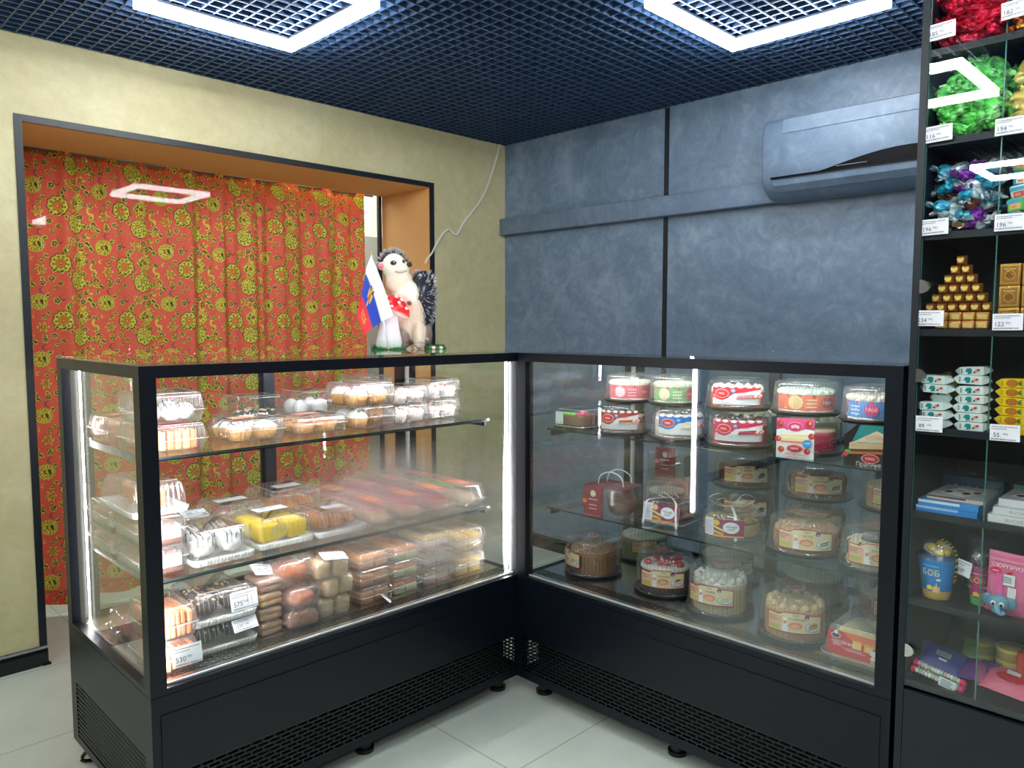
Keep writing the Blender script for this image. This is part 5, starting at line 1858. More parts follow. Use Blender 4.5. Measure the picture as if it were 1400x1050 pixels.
# ---- steel deck of the right case
for lb, x, y, cfn, ttl, pic, la, h in (
    ('round caramel crumb cake with its label turned left, left end of the deck', 1.665, -1.185, ck((150, 96, 46), (170, 130, 90), seed=40, deco='crumbs', tcol2=(166, 110, 56)), 'МЁД', ((206, 160, 90), (240, 220, 180), (230, 190, 120)), -1.25, .135),
    ('round cake with red jelly on top and a red edged cook label', 1.962, -1.165, ck((60, 44, 40), (236, 226, 220), seed=41, deco='fruit', tcol2=(196, 50, 44)), 'КЛУБНИКА', ((226, 214, 170), (236, 236, 226), (206, 60, 50)), -.1, .136),
    ('round cake with a pale label hazed by condensation', 2.185, -1.19, ck((206, 190, 150), (226, 222, 214), seed=42, deco='dabs'), 'СЛИВКИ', ((226, 206, 130), (236, 226, 190), (236, 226, 180)), -.35, .15),
    ('round orange based cake with a cook label and biscuit picture', 2.44, -1.21, ck((214, 150, 90), (226, 190, 140), seed=43, deco='dabs', tcol2=(236, 206, 160)), 'ЭСТЕРХАЗИ', ((176, 120, 60), (226, 190, 120), (196, 140, 80)), -.02, .136)):
    round_cake(lb, x, y, ZDK, .1, h, cfn, chef_label(ttl, pic, .155, .06), la, ribs=44, top_mark=True)
for i, (x, c) in enumerate(((1.69, (150, 160, 120)), (2.05, (150, 150, 110)), (2.36, (130, 110, 90)), (2.6, (160, 90, 70)))):
    round_cake('tall ribbed dome in the back row of the deck, %s from the left' % ('first', 'second', 'third', 'fourth')[i], x, -.90, ZDK, .105, .135, ck(c, (206, 206, 190), seed=50 + i), chef_label('ТОРТ', ((206, 160, 90), (240, 220, 180), (230, 190, 120)), .14, .05) if i != 2 else None, .2, ribs=44)
t = thing('boxed_cake', 'rectangular yellow butter cake in a red sleeve at the right front corner of the deck', 'cake', (2.66, -1.245, ZDK), .0, RC)
place(clam_tray(.164, .2, .032, False, taper=.014, flange=.010, r=.02).mesh('base_tray'), 'base_tray', t)
b = clam_lid(.164, .2, .108, .033, True, taper=.012, flange=.010, r=.02, per=.014, amp=.0018)
place(b.mesh('lid'), 'lid', t)
m = MB(); m.rbox(0, 0, .004, .14, .17, .085, .02, 'cream', (236, 220, 150), n=6, top=.02); part(t, 'cake', m)
m = MB(); A = Art(); w_, h_ = .14, .062
A.rect(-w_ / 2, 0, w_ / 2, h_, (196, 44, 52)); A.fan([(-.03, h_ * .98), (w_ / 2, h_ * .98), (w_ / 2, h_ * .6), (.0, h_ * .66)], (232, 110, 60))
A.rect(-.005, h_ * .42, .018, h_ * .76, (236, 190, 96)); A.rect(.024, h_ * .40, .048, h_ * .74, (226, 170, 80)); A.rect(-.002, h_ * .44, .015, h_ * .66, (244, 214, 130)); A.rect(.027, h_ * .44, .045, h_ * .64, (240, 204, 120))
A.ell(.057, h_ * .42, .018, .008, (226, 232, 230)); A.ell(.048, h_ * .22, .006, .006, (240, 226, 190))
A.ell(-.048, h_ * .8, .0125, .0075, (240, 240, 240)); A.ell(-.048, h_ * .8, .0105, .006, (60, 50, 80)); A.ell(-.048, h_ * .93, .005, .005, (244, 244, 244))
A.text('МАСЛЯНЫЙ', -.028, h_ * .58, .0115, (250, 240, 240), .85); A.text('КЕКС', -.042, h_ * .44, .0085, (250, 240, 240))
A.rect(-.03, h_ * .34, .02, h_ * .36, (240, 214, 214)); A.rect(-.02, h_ * .28, .03, h_ * .3, (240, 214, 214))
A.rect(.044, .002, .068, h_ * .17, (236, 240, 240))
for k in range(6):
    A.rect(.046 + k * .0035, .003, .048 + k * .0035, h_ * .16, (90, 100, 100))
A.emit(m, on_plane((0, 0, 0), (1, 0, 0), (0, 0, 1), (0, -1, 0)), 'print', step=0)
part(t, 'sleeve_label', m, (0, -.1025, .036)).rotation_euler = (-.12, 0, 0)
# ================================================================== CANDY CABINET
CX0, CX1, CY0, CY1, CTOP = 2.7835, 3.42, Y2, -1.03, 2.38
SHZ = [2.155, 1.963, 1.762, 1.551, 1.330, 1.100, 0.900, 0.686, 0.484]
cab = thing('candy_cabinet', 'tall black candy cabinet with glass front along the right side', 'cabinet', (CX0, CY0, 0))
DC = CY1 - CY0
WC = CX1 - CX0
b = MB()
for x in (0, WC - .016):
    b.box(x, 0, 0.0, x + .016, DC, CTOP, 'blackmat')
b.box(.016, DC - .006, .02, WC - .016, DC, CTOP, 'blackmat')
b.box(.016, .012, CTOP - .016, WC - .016, DC - .006, CTOP, 'blackmat')
b.box(.016, .012, 0.0, WC - .016, .03, .05, 'blackmat')
b.build('carcass', cab)
for z in SHZ:
    s = MB()
    zz = z if z != SHZ[-1] else z
    s.box(.0162, .012, zz - .016, WC - .0162, DC - .0062, zz, 'blackmat')
    s.build('shelf', cab)
for k in range(4):
    d = MB(); d.box(.1625 + .15 * k, .013, SHZ[-1] + .0002, .1675 + .15 * k, DC - .05, SHZ[0] + .19, 'glass')
    d.box(.1637 + .15 * k, .0125, SHZ[-1] + .0002, .1663 + .15 * k, .0132, SHZ[0] + .19, 'glassedge')
    d.build('glass_divider', cab)
d = MB(); d.box(.017, .004, SHZ[-1] - .012, WC - .017, .009, CTOP - .02, 'glass')
d.box(.0166, .0038, SHZ[-1] - .012, .0172, .0092, CTOP - .02, 'glassedge')
dr = d.build('glass_front', cab)
for z in (1.428, 1.222, .562):
    h = MB()
    h.loft([[(.0175 + q * .021 * math.sin(PI * k / 10), y, z - .016 * math.cos(PI * k / 10)) for k in range(11)] for q, y in ((1, .0035), (1, -.003), (.9, -.0055))], 'chrome', smooth=False)
    h.build('hinge', dr)
d = MB(); d.box(.018, -.002, .05, WC - .018, .011, SHZ[-1] - .02, 'blackmat'); d.build('lower_door', cab)

# ---- price tags on the glass
PT = [('185', 2.823, 1.998, 'below the red foil candies'), ('182', 2.967, 2.006, 'below the orange candies'), ('116', 2.8255, 1.772, 'below the green candies'), ('194', 2.9655, 1.764, 'below the golden brown candies'),
      ('196', 2.8255, 1.563, 'below the blue and brown candies'), ('196', 2.973, 1.560, 'below the little striped boxes'), ('234', 2.824, 1.355, 'below the gold candy pyramid'), ('122', 2.978, 1.346, 'below the gold boxes'),
      ('89', 2.831, 1.110, 'below the white flat candies'), ('55', 2.983, 1.104, 'below the yellow pineapple candies')]
for num, x, z, wh in PT:
    m = MB()
    price_art(num, .057, .036).emit(m, on_plane((0, 0, 0), (1, 0, 0), (0, 0, 1), (0, -1, 0)), 'paper', step=0)
    m.box(-.0285, 0, -.018, .0285, .0005, .018, 'paper', (236, 238, 242))
    o = m.build('price_tag', None, (x, CY0 + .0030, z), 0); o.rotation_euler = (0, random.uniform(-.03, .01), 0)
    tag(o, 'white price tag reading %s on the cabinet glass %s' % (num, wh), 'price tag', 'price tags on the candy cabinet')

# ---- twist wrapped candies
def candy_mesh(key, body, ends, patch=None, L=.052, R=.0105, mat='foil', seed=0, chunky=1.0):
    def fn():
        b = MB()
        rs = random.Random(seed)
        n = 14
        prof = [(-.5, 1.15), (-.42, .85), (-.34, .36), (-.29, .34), (-.25, .75), (-.16, 1.0), (0, 1.04), (.16, 1.0), (.25, .75), (.29, .34), (.34, .36), (.42, .85), (.5, 1.15)]
        Lp, C = [], []
        ph = [rs.uniform(0, 6) for _ in range(6)]
        for i, (u, q) in enumerate(prof):
            end = abs(u) > .3
            R_, cc = [], []
            for j in range(n):
                a = 2 * PI * j / n
                k = q * (1 + (.22 if end else .09) * math.sin(a * (5 if end else 3) + ph[i % 6]) + rs.uniform(-.08, .08))
                fl = .45 if abs(u) > .4 else 1.0
                R_.append((u * L + rs.uniform(-.0012, .0012), R * k * math.cos(a) * (1.2 if not end else 1.3), R * k * math.sin(a) * fl * chunky))
                c = ends if end else body
                sh = rs.choice((.5, .75, 1.0, 1.0, 1.2, 1.6))  # crinkle glints and dark creases painted into the wrapper colour at random
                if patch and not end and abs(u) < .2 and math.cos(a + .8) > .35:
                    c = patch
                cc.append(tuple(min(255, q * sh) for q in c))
            Lp.append(R_); C.append(cc)
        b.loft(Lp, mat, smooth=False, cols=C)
        return b
    return cached(('wrapped_candy', key), fn)

def heap(meshes, label, group, x0, x1, z0, height, n, ydepth=.14, seed=0, sc=1.0, name='wrapped_candy', tilt=.6):
    """a heap sloping back from the glass: each row of candies lies on the row before and on the filling row behind"""
    rs = random.Random(seed)
    px_, pz = .024 * sc, .0165 * sc
    rows = int(height / pz)
    k = 0
    for lay in range(2):
        for r in range(rows):
            nc = max(1, int((x1 - x0 - .004) / px_)) - (r % 2)
            for c in range(nc):
                x = (x0 + x1) / 2 + (c - (nc - 1) / 2) * px_ + rs.uniform(-.004, .004)
                top = height * (1 - .18 * abs((x - (x0 + x1) / 2) / (x1 - x0) * 2 + rs.uniform(-.3, .3)))
                z = z0 + .0125 * sc + r * pz + (rs.uniform(-.002, .002) if r else 0)
                if z > z0 + top or (lay and (r % 2 or z > z0 + top * .95)):
                    continue
                y = CY0 + .034 + .0038 * r * sc + lay * .03 + rs.uniform(0, .007)
                o = place(meshes[rs.randrange(len(meshes))], name, None, (x, y, z), rot=(rs.uniform(-.6, .6), rs.uniform(-tilt, tilt), rs.uniform(-.9, .9)), scale=sc * rs.uniform(.9, 1.1))
                tag(o, label, 'candy', group)
                k += 1
    return k

XA0, XA1, XB0, XB1 = CX0 + .018, CX0 + .163, CX0 + .169, CX0 + .312
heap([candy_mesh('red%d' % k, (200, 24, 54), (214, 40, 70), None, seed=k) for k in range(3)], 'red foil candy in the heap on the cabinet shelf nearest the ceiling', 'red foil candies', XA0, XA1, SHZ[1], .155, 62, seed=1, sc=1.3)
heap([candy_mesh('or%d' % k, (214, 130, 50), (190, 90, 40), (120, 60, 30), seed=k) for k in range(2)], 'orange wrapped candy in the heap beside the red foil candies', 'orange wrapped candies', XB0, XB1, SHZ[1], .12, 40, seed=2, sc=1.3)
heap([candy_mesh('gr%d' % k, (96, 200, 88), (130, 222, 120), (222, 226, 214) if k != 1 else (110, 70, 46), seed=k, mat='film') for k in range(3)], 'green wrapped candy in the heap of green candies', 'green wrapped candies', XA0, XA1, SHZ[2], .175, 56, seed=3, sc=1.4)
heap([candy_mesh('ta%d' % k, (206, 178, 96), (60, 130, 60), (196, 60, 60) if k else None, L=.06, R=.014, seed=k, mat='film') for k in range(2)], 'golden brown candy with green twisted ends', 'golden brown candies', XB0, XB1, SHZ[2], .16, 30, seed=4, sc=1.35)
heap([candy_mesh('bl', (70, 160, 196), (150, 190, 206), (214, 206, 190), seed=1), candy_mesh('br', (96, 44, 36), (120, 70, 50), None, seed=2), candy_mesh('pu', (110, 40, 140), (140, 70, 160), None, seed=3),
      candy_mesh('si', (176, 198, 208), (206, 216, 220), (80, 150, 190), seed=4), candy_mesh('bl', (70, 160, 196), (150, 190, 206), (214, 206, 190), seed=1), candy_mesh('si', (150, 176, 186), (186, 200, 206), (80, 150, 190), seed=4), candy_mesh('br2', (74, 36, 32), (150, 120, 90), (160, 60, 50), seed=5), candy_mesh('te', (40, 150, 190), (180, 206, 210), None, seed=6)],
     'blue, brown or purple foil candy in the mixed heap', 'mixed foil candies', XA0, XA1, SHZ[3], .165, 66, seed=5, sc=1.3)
rs = random.Random(4)
pos = []
for r in range(5):
    for c in range(4):
        pos.append((XB0 + .022 + .034 * c, CY0 + .04 + .012 * r + .012 * (c % 2), SHZ[3] + .0175 + .031 * r))
for i, (x, y, z) in enumerate(pos):
    def fn(i=i % 3):
        b = MB()
        c = [((60, 170, 200), (206, 70, 80), (236, 236, 230)), ((120, 200, 90), (60, 160, 206), (240, 170, 110)), ((206, 226, 230), (70, 170, 196), (206, 80, 90))][i]
        b.rbox(0, 0, -.015, .030, .026, .030, .003, 'film', c[0], n=3)
        A = Art(); A.rect(-.015, .003, .015, .011, c[1]); A.rect(-.009, -.011, .011, .001, c[2]); A.rect(-.006, -.008, .004, -.003, (220, 150, 80))
        A.emit(b, on_plane((0, -.0131, 0), (1, 0, 0), (0, 0, 1), (0, -1, 0)), 'print', step=0)
        A.emit(b, on_plane((0, 0, .0151), (1, 0, 0), (0, 1, 0), (0, 0, 1)), 'print', step=0)
        return b
    o = place(cached(('candy_box', i % 3), fn), 'candy_box', None, (x, y, z), rot=(rs.uniform(-.25, .1), rs.uniform(-.2, .2), rs.uniform(-.3, .3)))
    tag(o, 'little striped candy box in the pile beside the mixed foil candies', 'candy box', 'little striped candy boxes')

# ---- pyramid of gold heart candies
def gold_mesh(bar):
    def fn():
        b = MB()
        if bar:
            b.rbox(0, 0, 0, .0265, .022, .0193, .003, 'goldfoil', (206, 140, 66), n=3)
            A = Art(); A.fan([(-.009, .004), (.009, .003), (.010, .013), (-.010, .014)], (240, 206, 130))
            A.emit(b, on_plane((0, -.0112, 0), (1, 0, 0), (0, 0, 1), (0, -1, 0)), 'goldfoil', step=0)
        else:
            w0, w1 = .0106, .0072
            L = []
            for y, w in ((.011, w0), (.004, w0), (-.006, w1), (-.0075, w1 * .9)):
                L.append([(sx * w, y, .0106 + sz * w) for sx, sz in ((-1, -1), (1, -1), (1, 1), (-1, 1))])
            b.loft(L[::-1], 'goldfoil', (196, 124, 54), smooth=False)
            H = []
            for k in range(22):
                a = 2 * PI * k / 22
                H.append((.0072 * math.sin(a) ** 3 * 1.05, .0102 + (.0053 * math.cos(a) - .0021 * math.cos(2 * a) - .0009 * math.cos(3 * a)) * 1.0 + .0006))
            A = Art(); A.fan(H[::-1], (250, 220, 120))
            A.emit(b, on_plane((0, -.0076, 0), (1, 0, 0), (0, 0, 1), (0, -1, 0)), 'goldfoil', step=0, base=.0006)
        return b
    return cached(('gold_candy', bar), fn)
ORD = ['first', 'second', 'third', 'fourth', 'fifth', 'sixth']
cxp = CX0 + .088
rows = [4, 5, 6, 5, 4, 3, 2, 1]
z = SHZ[4]
for ri, n in enumerate(rows):
    bar = ri < 2
    hh = .0195 if bar else .0216
    for k in range(n):
        if ri == 0:
            x = CX0 + .058 + .0275 * k
        elif ri == 1:
            x = CX0 + .031 + (.0 if k == 0 else .027 + .0275 * (k - 1))
        else:
            x = cxp + (k - (n - 1) / 2) * .0232
        me = gold_mesh(bar and not (ri == 1 and k == 0))
        for dpt in range(1):
            o = place(me, 'gold_candy', None, (x, CY0 + .034 + .002 * ri, z), rot=(0, 0, 0))
            tag(o, 'gold candy, %s from the left in the %s row up of the gold pyramid' % (ORD[k], ['bottom', 'second', 'third', 'fourth', 'fifth', 'sixth', 'seventh', 'topmost'][ri]), 'candy', 'gold candy pyramid')
    z += hh
# supporting cardboard step behind the pyramid
m = MB(); m.rbox(0, 0, 0, .06, .006, .17, .002, 'print', (96, 116, 136), n=3); o = m.build('display_card', None, (CX0 + .125, CY0 + .30, SHZ[4])); tag(o, 'grey blue card standing at the back behind the gold pyramid', 'card')
# gold boxes
for c in range(3):
    for r in range(3):
        def fn():
            b = MB(); b.rbox(0, 0, 0, .040, .03, .0475, .002, 'goldfoil', (190, 140, 56), n=3)
            A = Art(); A.rect(-.017, .004, .017, .043, (206, 160, 80)); A.rect(-.015, .006, .015, .041, (168, 116, 46)); A.ell(0, .022, .011, .012, (196, 140, 60)); A.ell(0, .022, .008, .008, (150, 96, 36)); A.rect(-.011, .034, .011, .037, (220, 180, 110))
            A.emit(b, on_plane((0, -.0151, 0), (1, 0, 0), (0, 0, 1), (0, -1, 0)), 'goldfoil', step=0)
            return b
        o = place(cached(('gold_box', 0), fn), 'gold_box', None, (XB0 + .022 + .0425 * c, CY0 + .036, SHZ[4] + .0478 * r))
        tag(o, 'gold candy box, %s column from the pyramid, %s' % (ORD[c], ('bottom row', 'middle row', 'top row')[r]), 'candy box', 'gold candy boxes')

# ---- flat packs with pointed ends
def flat_pack(key, col, art):
    def fn():
        b = MB()
        L = []
        for u, w, h in ((-.0385, .0015, .0012), (-.027, .016, .0085), (-.024, .020, .0095), (.024, .020, .0095), (.027, .016, .0085), (.0385, .0015, .0012)):
            L.append([(u, sy * w, .010 + sz * h) for sy, sz in ((-1, -1), (1, -1), (1, 1), (-1, 1))])
        b.loft(L, 'film', col, smooth=False)
        A = art()
        A.emit(b, on_plane((0, -.0201, .010), (1, 0, 0), (0, 0, 1), (0, -1, 0)), 'film', step=0)
        return b
    return cached(('flat_candy', key), fn)
def art_w():
    A = Art()
    A.rect(-.022, -.0065, -.0205, .0065, (70, 90, 100)); A.rect(-.0195, -.005, -.0185, .005, (120, 140, 150))
    A.fan([(-.013, -.001), (-.010, .006), (-.002, .007), (.001, .003), (.0, -.006), (-.008, -.0075)], (20, 140, 140)); A.ell(-.010, -.0045, .0022, .0022, (236, 240, 240))
    A.fan([(.001, -.006), (.015, -.002), (.013, .005), (.004, .002)], (226, 214, 190)); A.ell(.014, .002, .0028, .0028, (206, 60, 60)); A.ell(.006, -.003, .0022, .0022, (90, 80, 60)); A.ell(.010, .001, .002, .0022, (226, 130, 80))
    return A
def art_y():
    A = Art()
    A.ell(-.003, 0, .0115, .0082, (190, 110, 24)); A.ell(-.003, 0, .0095, .0064, (206, 130, 36))
    for k in range(4):
        A.rect(-.011 + .005 * k, -.005, -.0102 + .005 * k, .005, (150, 84, 20))
    for s in (-1, 0, 1):
        A.fan([(.009, s * .002 - .001), (.0185, s * .006), (.014, s * .0035 + .0026), (.009, s * .002 + .0012)], (30, 120, 60))
    A.rect(-.022, -.006, -.0205, .006, (150, 120, 40))
    return A
WP, YP = flat_pack('w', (226, 238, 236), art_w), flat_pack('y', (246, 206, 20), art_y)
RW = ['lowest', 'second lowest', 'third lowest', 'third highest', 'second highest', 'topmost', 'topmost']
def fp(me, x, y, z, flip, lab, grp, rx=0, ry=0, sx=1):
    o = place(me, 'flat_candy', None, (x, y, z), rot=(rx, ry, PI if flip else 0)); tag(o, lab, 'candy', grp)
    return o
WPB = flat_pack('wb', (226, 238, 236), lambda: art_w())
for c in range(2):
    for r in range(6):
        z = SHZ[5] + .0205 * r + (.0 if c == 0 or r < 5 else .003)
        if c == 0 and r == 3:
            m_ = place(WP, 'flat_candy', None, (CX0 + .058, CY0 + .042, z + .0), rot=(-.9, 0, 0), scale=(.62, .6, .62)); m_.location.z = z + .004
            tag(m_, 'small edge-on white candy between flat packs in the left column', 'candy', 'white flat candies'); continue
        o = fp(WP, CX0 + .05 + .0765 * c + .003 * math.sin(r * 2 + c), CY0 + .036 + (.003 if c else 0), z, False, 'white flat candy with pointed ends, %s in the %s column' % (RW[r], ('left', 'right')[c]), 'white flat candies', ry=random.uniform(-.04, .04))
o = fp(WP, CX0 + .118, CY0 + .075, SHZ[5] + .124, False, 'white flat candy lying highest on the two columns', 'white flat candies', ry=-.06)
for c in range(2):
    for r in range(6):
        fp(YP, XB0 + .0405 + .077 * c, CY0 + .036, SHZ[5] + .0205 * r, False, 'yellow flat candy with a pineapple, %s in the %s yellow column' % (RW[r], ('first', 'second')[c]), 'yellow flat candies', ry=random.uniform(-.04, .04))
# odds and ends at the back of that shelf
m = MB(); m.rbox(0, 0, 0, .035, .02, .12, .004, 'film', (150, 140, 60), n=3); o = m.build('candy_tube', None, (CX0 + .075, CY0 + .2, SHZ[5] + .0125)); o.rotation_euler = (0, -.5, 0); tag(o, 'dull yellow tube leaning at the back above the white flat candies', 'tube')

# ---- chocolate boxes and books
def choc_box(lab, x, y, z, w, d, h, top, side, strip=None, text=None, rz=0.0, grp='flat chocolate boxes'):
    t = thing('chocolate_box', lab, 'chocolate box', (x, y, z), rz, grp)
    m = MB(); m.box(-w / 2, -d / 2, 0, w / 2, d / 2, h, 'gloss', side); part(t, 'box', m)
    m = MB(); A = Art(); A.rect(-w / 2, -d / 2, w / 2, d / 2, top); A.fan([(-w * .4, -d * .2), (w * .1, -d * .4), (w * .4, d * .1), (-w * .2, d * .35)], tuple(min(255, c + 50) for c in top))
    for k in range(4):
        A.ell(-w * .25 + w * .16 * k, -d * .1 + .02 * (k % 2), w * .07, d * .09, ((120, 70, 46), (226, 206, 180), (96, 56, 40), (170, 60, 60))[k])
    A.emit(m, on_plane((0, 0, h), (1, 0, 0), (0, 1, 0), (0, 0, 1)), 'gloss', step=0)
    A = Art(); A.rect(-w / 2, 0, w / 2, h, side)
    if strip:
        A.rect(-w / 2, h * .55, w * .2, h, strip)
    if text:
        A.text(text, -w * .05, h * .5, min(h * .62, .017), (150, 150, 156) if sum(side) > 500 else (226, 236, 246), 1.1)
    A.emit(m, on_plane((0, -d / 2, 0), (1, 0, 0), (0, 0, 1), (0, -1, 0)), 'gloss', step=0)
    part(t, 'print', m)
    return t
zs = SHZ[6]
choc_box('bright blue chocolate box, lowest of the blue stack', CX0 + .086, CY0 + .100, zs, .128, .16, .0135, (70, 150, 200), (36, 130, 206), (150, 190, 226))
choc_box('bright blue chocolate box lying on another blue box', CX0 + .088, CY0 + .104, zs + .0138, .126, .16, .0135, (80, 130, 170), (40, 140, 214), (206, 226, 240))
choc_box('white and brown chocolate box on top of the blue stack', CX0 + .095, CY0 + .130, zs + .0276, .118, .16, .008, (196, 196, 190), (214, 206, 200), (90, 50, 44))
t = choc_box('dark blue chocolate box with white lettering at the back of the blue stack', CX0 + .088, CY0 + .262, zs, .13, .08, .058, (30, 60, 90), (20, 56, 96), None, 'Baltiksky', 0.0)
choc_box('white chocolate box, lowest of the white stack', XB0 + .073, CY0 + .10, zs, .142, .16, .0165, (206, 206, 206), (226, 226, 224), None, 'BUCHERON')
choc_box('white chocolate box resting on another white box', XB0 + .0755, CY0 + .108, zs + .0168, .134, .15, .0155, (190, 196, 196), (222, 222, 220), None, 'BUCHERON')
choc_box('white chocolate box topmost of the white stack', XB0 + .078, CY0 + .125, zs + .0326, .128, .14, .016, (196, 196, 200), (226, 226, 226))
choc_box('teal edged chocolate box at the back of the white stack', XB0 + .074, CY0 + .262, zs, .13, .09, .055, (70, 110, 116), (50, 126, 128), (90, 140, 140))

# ---- toy cups and pouches
zs = SHZ[7]
def toy_cup(lab, x, y, r, h, col, sand, txt, dome, tcol, s=1.0):
    t = thing('toy_candy_cup', lab, 'cup', (x, y, zs), -.25, 'toy candy cups')
    m = MB(); n = 40
    Z = [0, .002, h * .1, h * .22, h * .23, h * .9, h]
    R = [r * .66, r * .69, r * .71, r * .76, r * .765, r * .97, r]
    C = [sand, sand, sand, sand, col, col, col]
    m.lathe(list(zip(R, Z)), 'gloss', n=n, cols=C)
    part(t, 'cup', m)
    m = MB(); A = Art()
    hh = h
    def fn(u, v, w):
        rr = r * (.66 + .34 * v / hh) + w
        a = -PI / 2 + .12 + u / r
        return (rr * math.cos(a), rr * math.sin(a), v)
    A.text(txt, 0, hh * .67, hh * .235, (40, 30, 20), 1.12); A.text(txt, .0006, hh * .675, hh * .205, (250, 226, 120), 1.1)
    for k in range(8):
        A.rect(-.018 + .0048 * k, hh * .83, -.0148 + .0048 * k, hh * .86, tcol)
    A.fan([(.006, hh * .2), (.026, hh * .2), (.024, hh * .36), (.019, hh * .34), (.016, hh * .46), (.012, hh * .34), (.008, hh * .36)], (236, 200, 120)); A.ell(.02, hh * .52, .006, .003, (214, 236, 250))
    A.fan([(-.022, hh * .22), (-.019, hh * .22), (-.02, hh * .42), (-.022, hh * .42)], (140, 96, 50)); A.ell(-.024, hh * .45, .007, .004, (60, 150, 70)); A.ell(-.016, hh * .47, .007, .004, (60, 150, 70))
    A.ell(-.001, hh * .30, .008, .007, (236, 206, 60)); A.rect(-.006, hh * .22, .004, hh * .26, (60, 90, 170))
    A.emit(m, fn, 'gloss', step=.005); part(t, 'printed_wrap', m)
    m = MB(); m.lathe([(r + .004, h), (r + .005, h + .003), (r * .95, h + .004), (r * .9, h + .018), (r * .74, h + .034), (r * .4, h + .042), (.001, h + .043)], 'clear', n=32); m.lathe([(r + .0045, h - .002), (r + .0055, h + .002), (r - .001, h + .0035)], 'clear', n=32, caps=False); part(t, 'dome_lid', m)
    m = MB()
    for k in range(7):
        a = k * .9
        m.ell((r * .45 * math.cos(a), r * .45 * math.sin(a), h + .013 + .005 * (k % 3)), (.013, .012, .010), 'film', dome[k % len(dome)], 10, 6, .2, k)
    part(t, 'sweets', m)
    if s == 1.0:
        m = MB()
        P = smooth([(r * .2, -.006, h + .046), (r * .75, -.006, h + .036), (r * 1.08, -.004, h + .012), (r * 1.06, -.002, h * .7), (r * .95, 0, h * .45)], 6)
        for k in range(len(P) - 1):
            q, e = P[k], P[k + 1]
            m.add([(q.x, q.y - .006, q.z), (q.x, q.y + .006, q.z), (e.x, e.y + .006, e.z), (e.x, e.y - .006, e.z)], [(0, 1, 2, 3), (3, 2, 1, 0)], 'gloss', (236, 206, 40) if k % 2 else (40, 36, 30))
        part(t, 'strap', m)
    return t
toy_cup('blue toy candy cup with sandy bottom and yellow lettering', CX0 + .0615, CY0 + .065, .0425, .10, (30, 130, 206), (214, 176, 96), 'БОБ', ((236, 206, 60), (236, 236, 226), (210, 170, 50)), (120, 200, 240))
o = toy_cup('pink and green toy candy cup half hidden behind the pink pouch', CX0 + .150, CY0 + .085, .030, .092, (190, 40, 120), (110, 190, 90), 'БОБ', ((60, 50, 60), (150, 140, 150)), (240, 200, 220), .8)
sticker(o, .033, .038, '120', (-.022, -.036, .085), (0, .15, 0))
def pouch(lab, x, y, z, w, h, d, col, rot=(0, 0, 0), mat='film', arts=None, seed=0, name='toy_pouch', grp='toy and candy pouches'):
    t = thing(name, lab, 'pouch', (x, y, z), 0, grp)
    t.rotation_euler = rot
    b = MB()
    L = []
    rs = random.Random(seed)
    n = 20
    for v, k in ((0, .06), (.04, .1), (.12, .6), (.3, 1), (.6, .9), (.82, .5), (.93, .12), (1, .05)):
        R = []
        for j in range(n):
            a = 2 * PI * j / n
            cx = math.copysign(abs(math.cos(a)) ** .6, math.cos(a)) * w / 2 * (1 - .04 * k)
            cy = math.sin(a) * d / 2 * k * (1 + rs.uniform(-.12, .12))
            R.append((cx, cy, v * h))
        L.append(R)
    b.loft(L, mat, col); part(t, 'bag', b)
    if arts:
        m = MB(); arts.emit(m, on_plane((0, -d / 2 - .0015, 0), (1, 0, 0), (0, 0, 1), (0, -1, 0)), mat, step=0); part(t, 'print', m)
    return t
A = Art()
A.rect(-.034, .128, .034, .134, (240, 150, 176))
A.text('СЮРПРИЗ', 0, .118, .0125, (250, 226, 236), .95); A.ell(-.022, .104, .012, .008, (226, 40, 90)); A.rect(-.028, .103, -.016, .105, (250, 220, 230)); A.fan([(-.006, .096), (.006, .098), (.012, .108), (.002, .106)], (196, 30, 40))
A.rect(-.012, .075, .016, .1, (236, 238, 240)); A.rect(-.02, .045, -.006, .1, (240, 90, 170)); A.rect(.004, .048, .02, .072, (236, 226, 232))
for k in range(4):
    A.rect(-.009, .081 + .004 * k, .01, .0825 + .004 * k, (120, 126, 140))
t = pouch('pink pouch with a little grey blue elephant toy inside', CX0 + .208, CY0 + .045, zs + .001, .082, .145, .026, (236, 120, 160), (.06, .05, 0), arts=A, seed=2)
m = MB()
EC = (110, 160, 180)
m.ell((0, -.006, .032), (.021, .014, .019), 'plain', EC, 16, 10)
for s in (-1, 1):
    m.ell((s * .023, -.004, .034), (.011, .005, .014), 'plain', (96, 146, 170), 12, 8)
    m.ell((s * .008, -.0195, .033), (.0055, .003, .006), 'plain', (236, 240, 240), 10, 6); m.ell((s * .008, -.0225, .032), (.003, .0015, .0035), 'plain', (24, 26, 30), 8, 5)
m.tube(smooth([(0, -.018, .028), (.002, -.024, .020), (.010, -.024, .014), (.016, -.022, .018)], 4), [.006] * 8 + [.0045] * 5, 'plain', EC, 8)
m.rbox(0, -.004, .006, .026, .018, .014, .005, 'plain', (100, 150, 172), n=4)
part(t, 'elephant_toy', m, (-.010, -.012, .0))
t = thing('toy_figure', 'green and white toy at the right edge beside the pink pouch', 'toy', (CX0 + .288, CY0 + .05, zs), 0)
m = MB(); m.lathe([(.02, 0), (.026, .01), (.024, .04), (.016, .052), (.001, .058)], 'plain', (90, 190, 90), 20); part(t, 'body', m)
m = MB(); m.ell((0, 0, .075), (.02, .018, .024), 'plain', (226, 232, 230), 14, 9); m.ell((-.006, -.017, .062), (.006, .004, .008), 'plain', (206, 50, 40), 8, 6); part(t, 'head', m)
pouch('dark blue pouch standing in the shadow behind the pink and green cup', CX0 + .12, CY0 + .2, zs + .001, .07, .13, .02, (40, 60, 100), (-.1, 0, 0), seed=9)

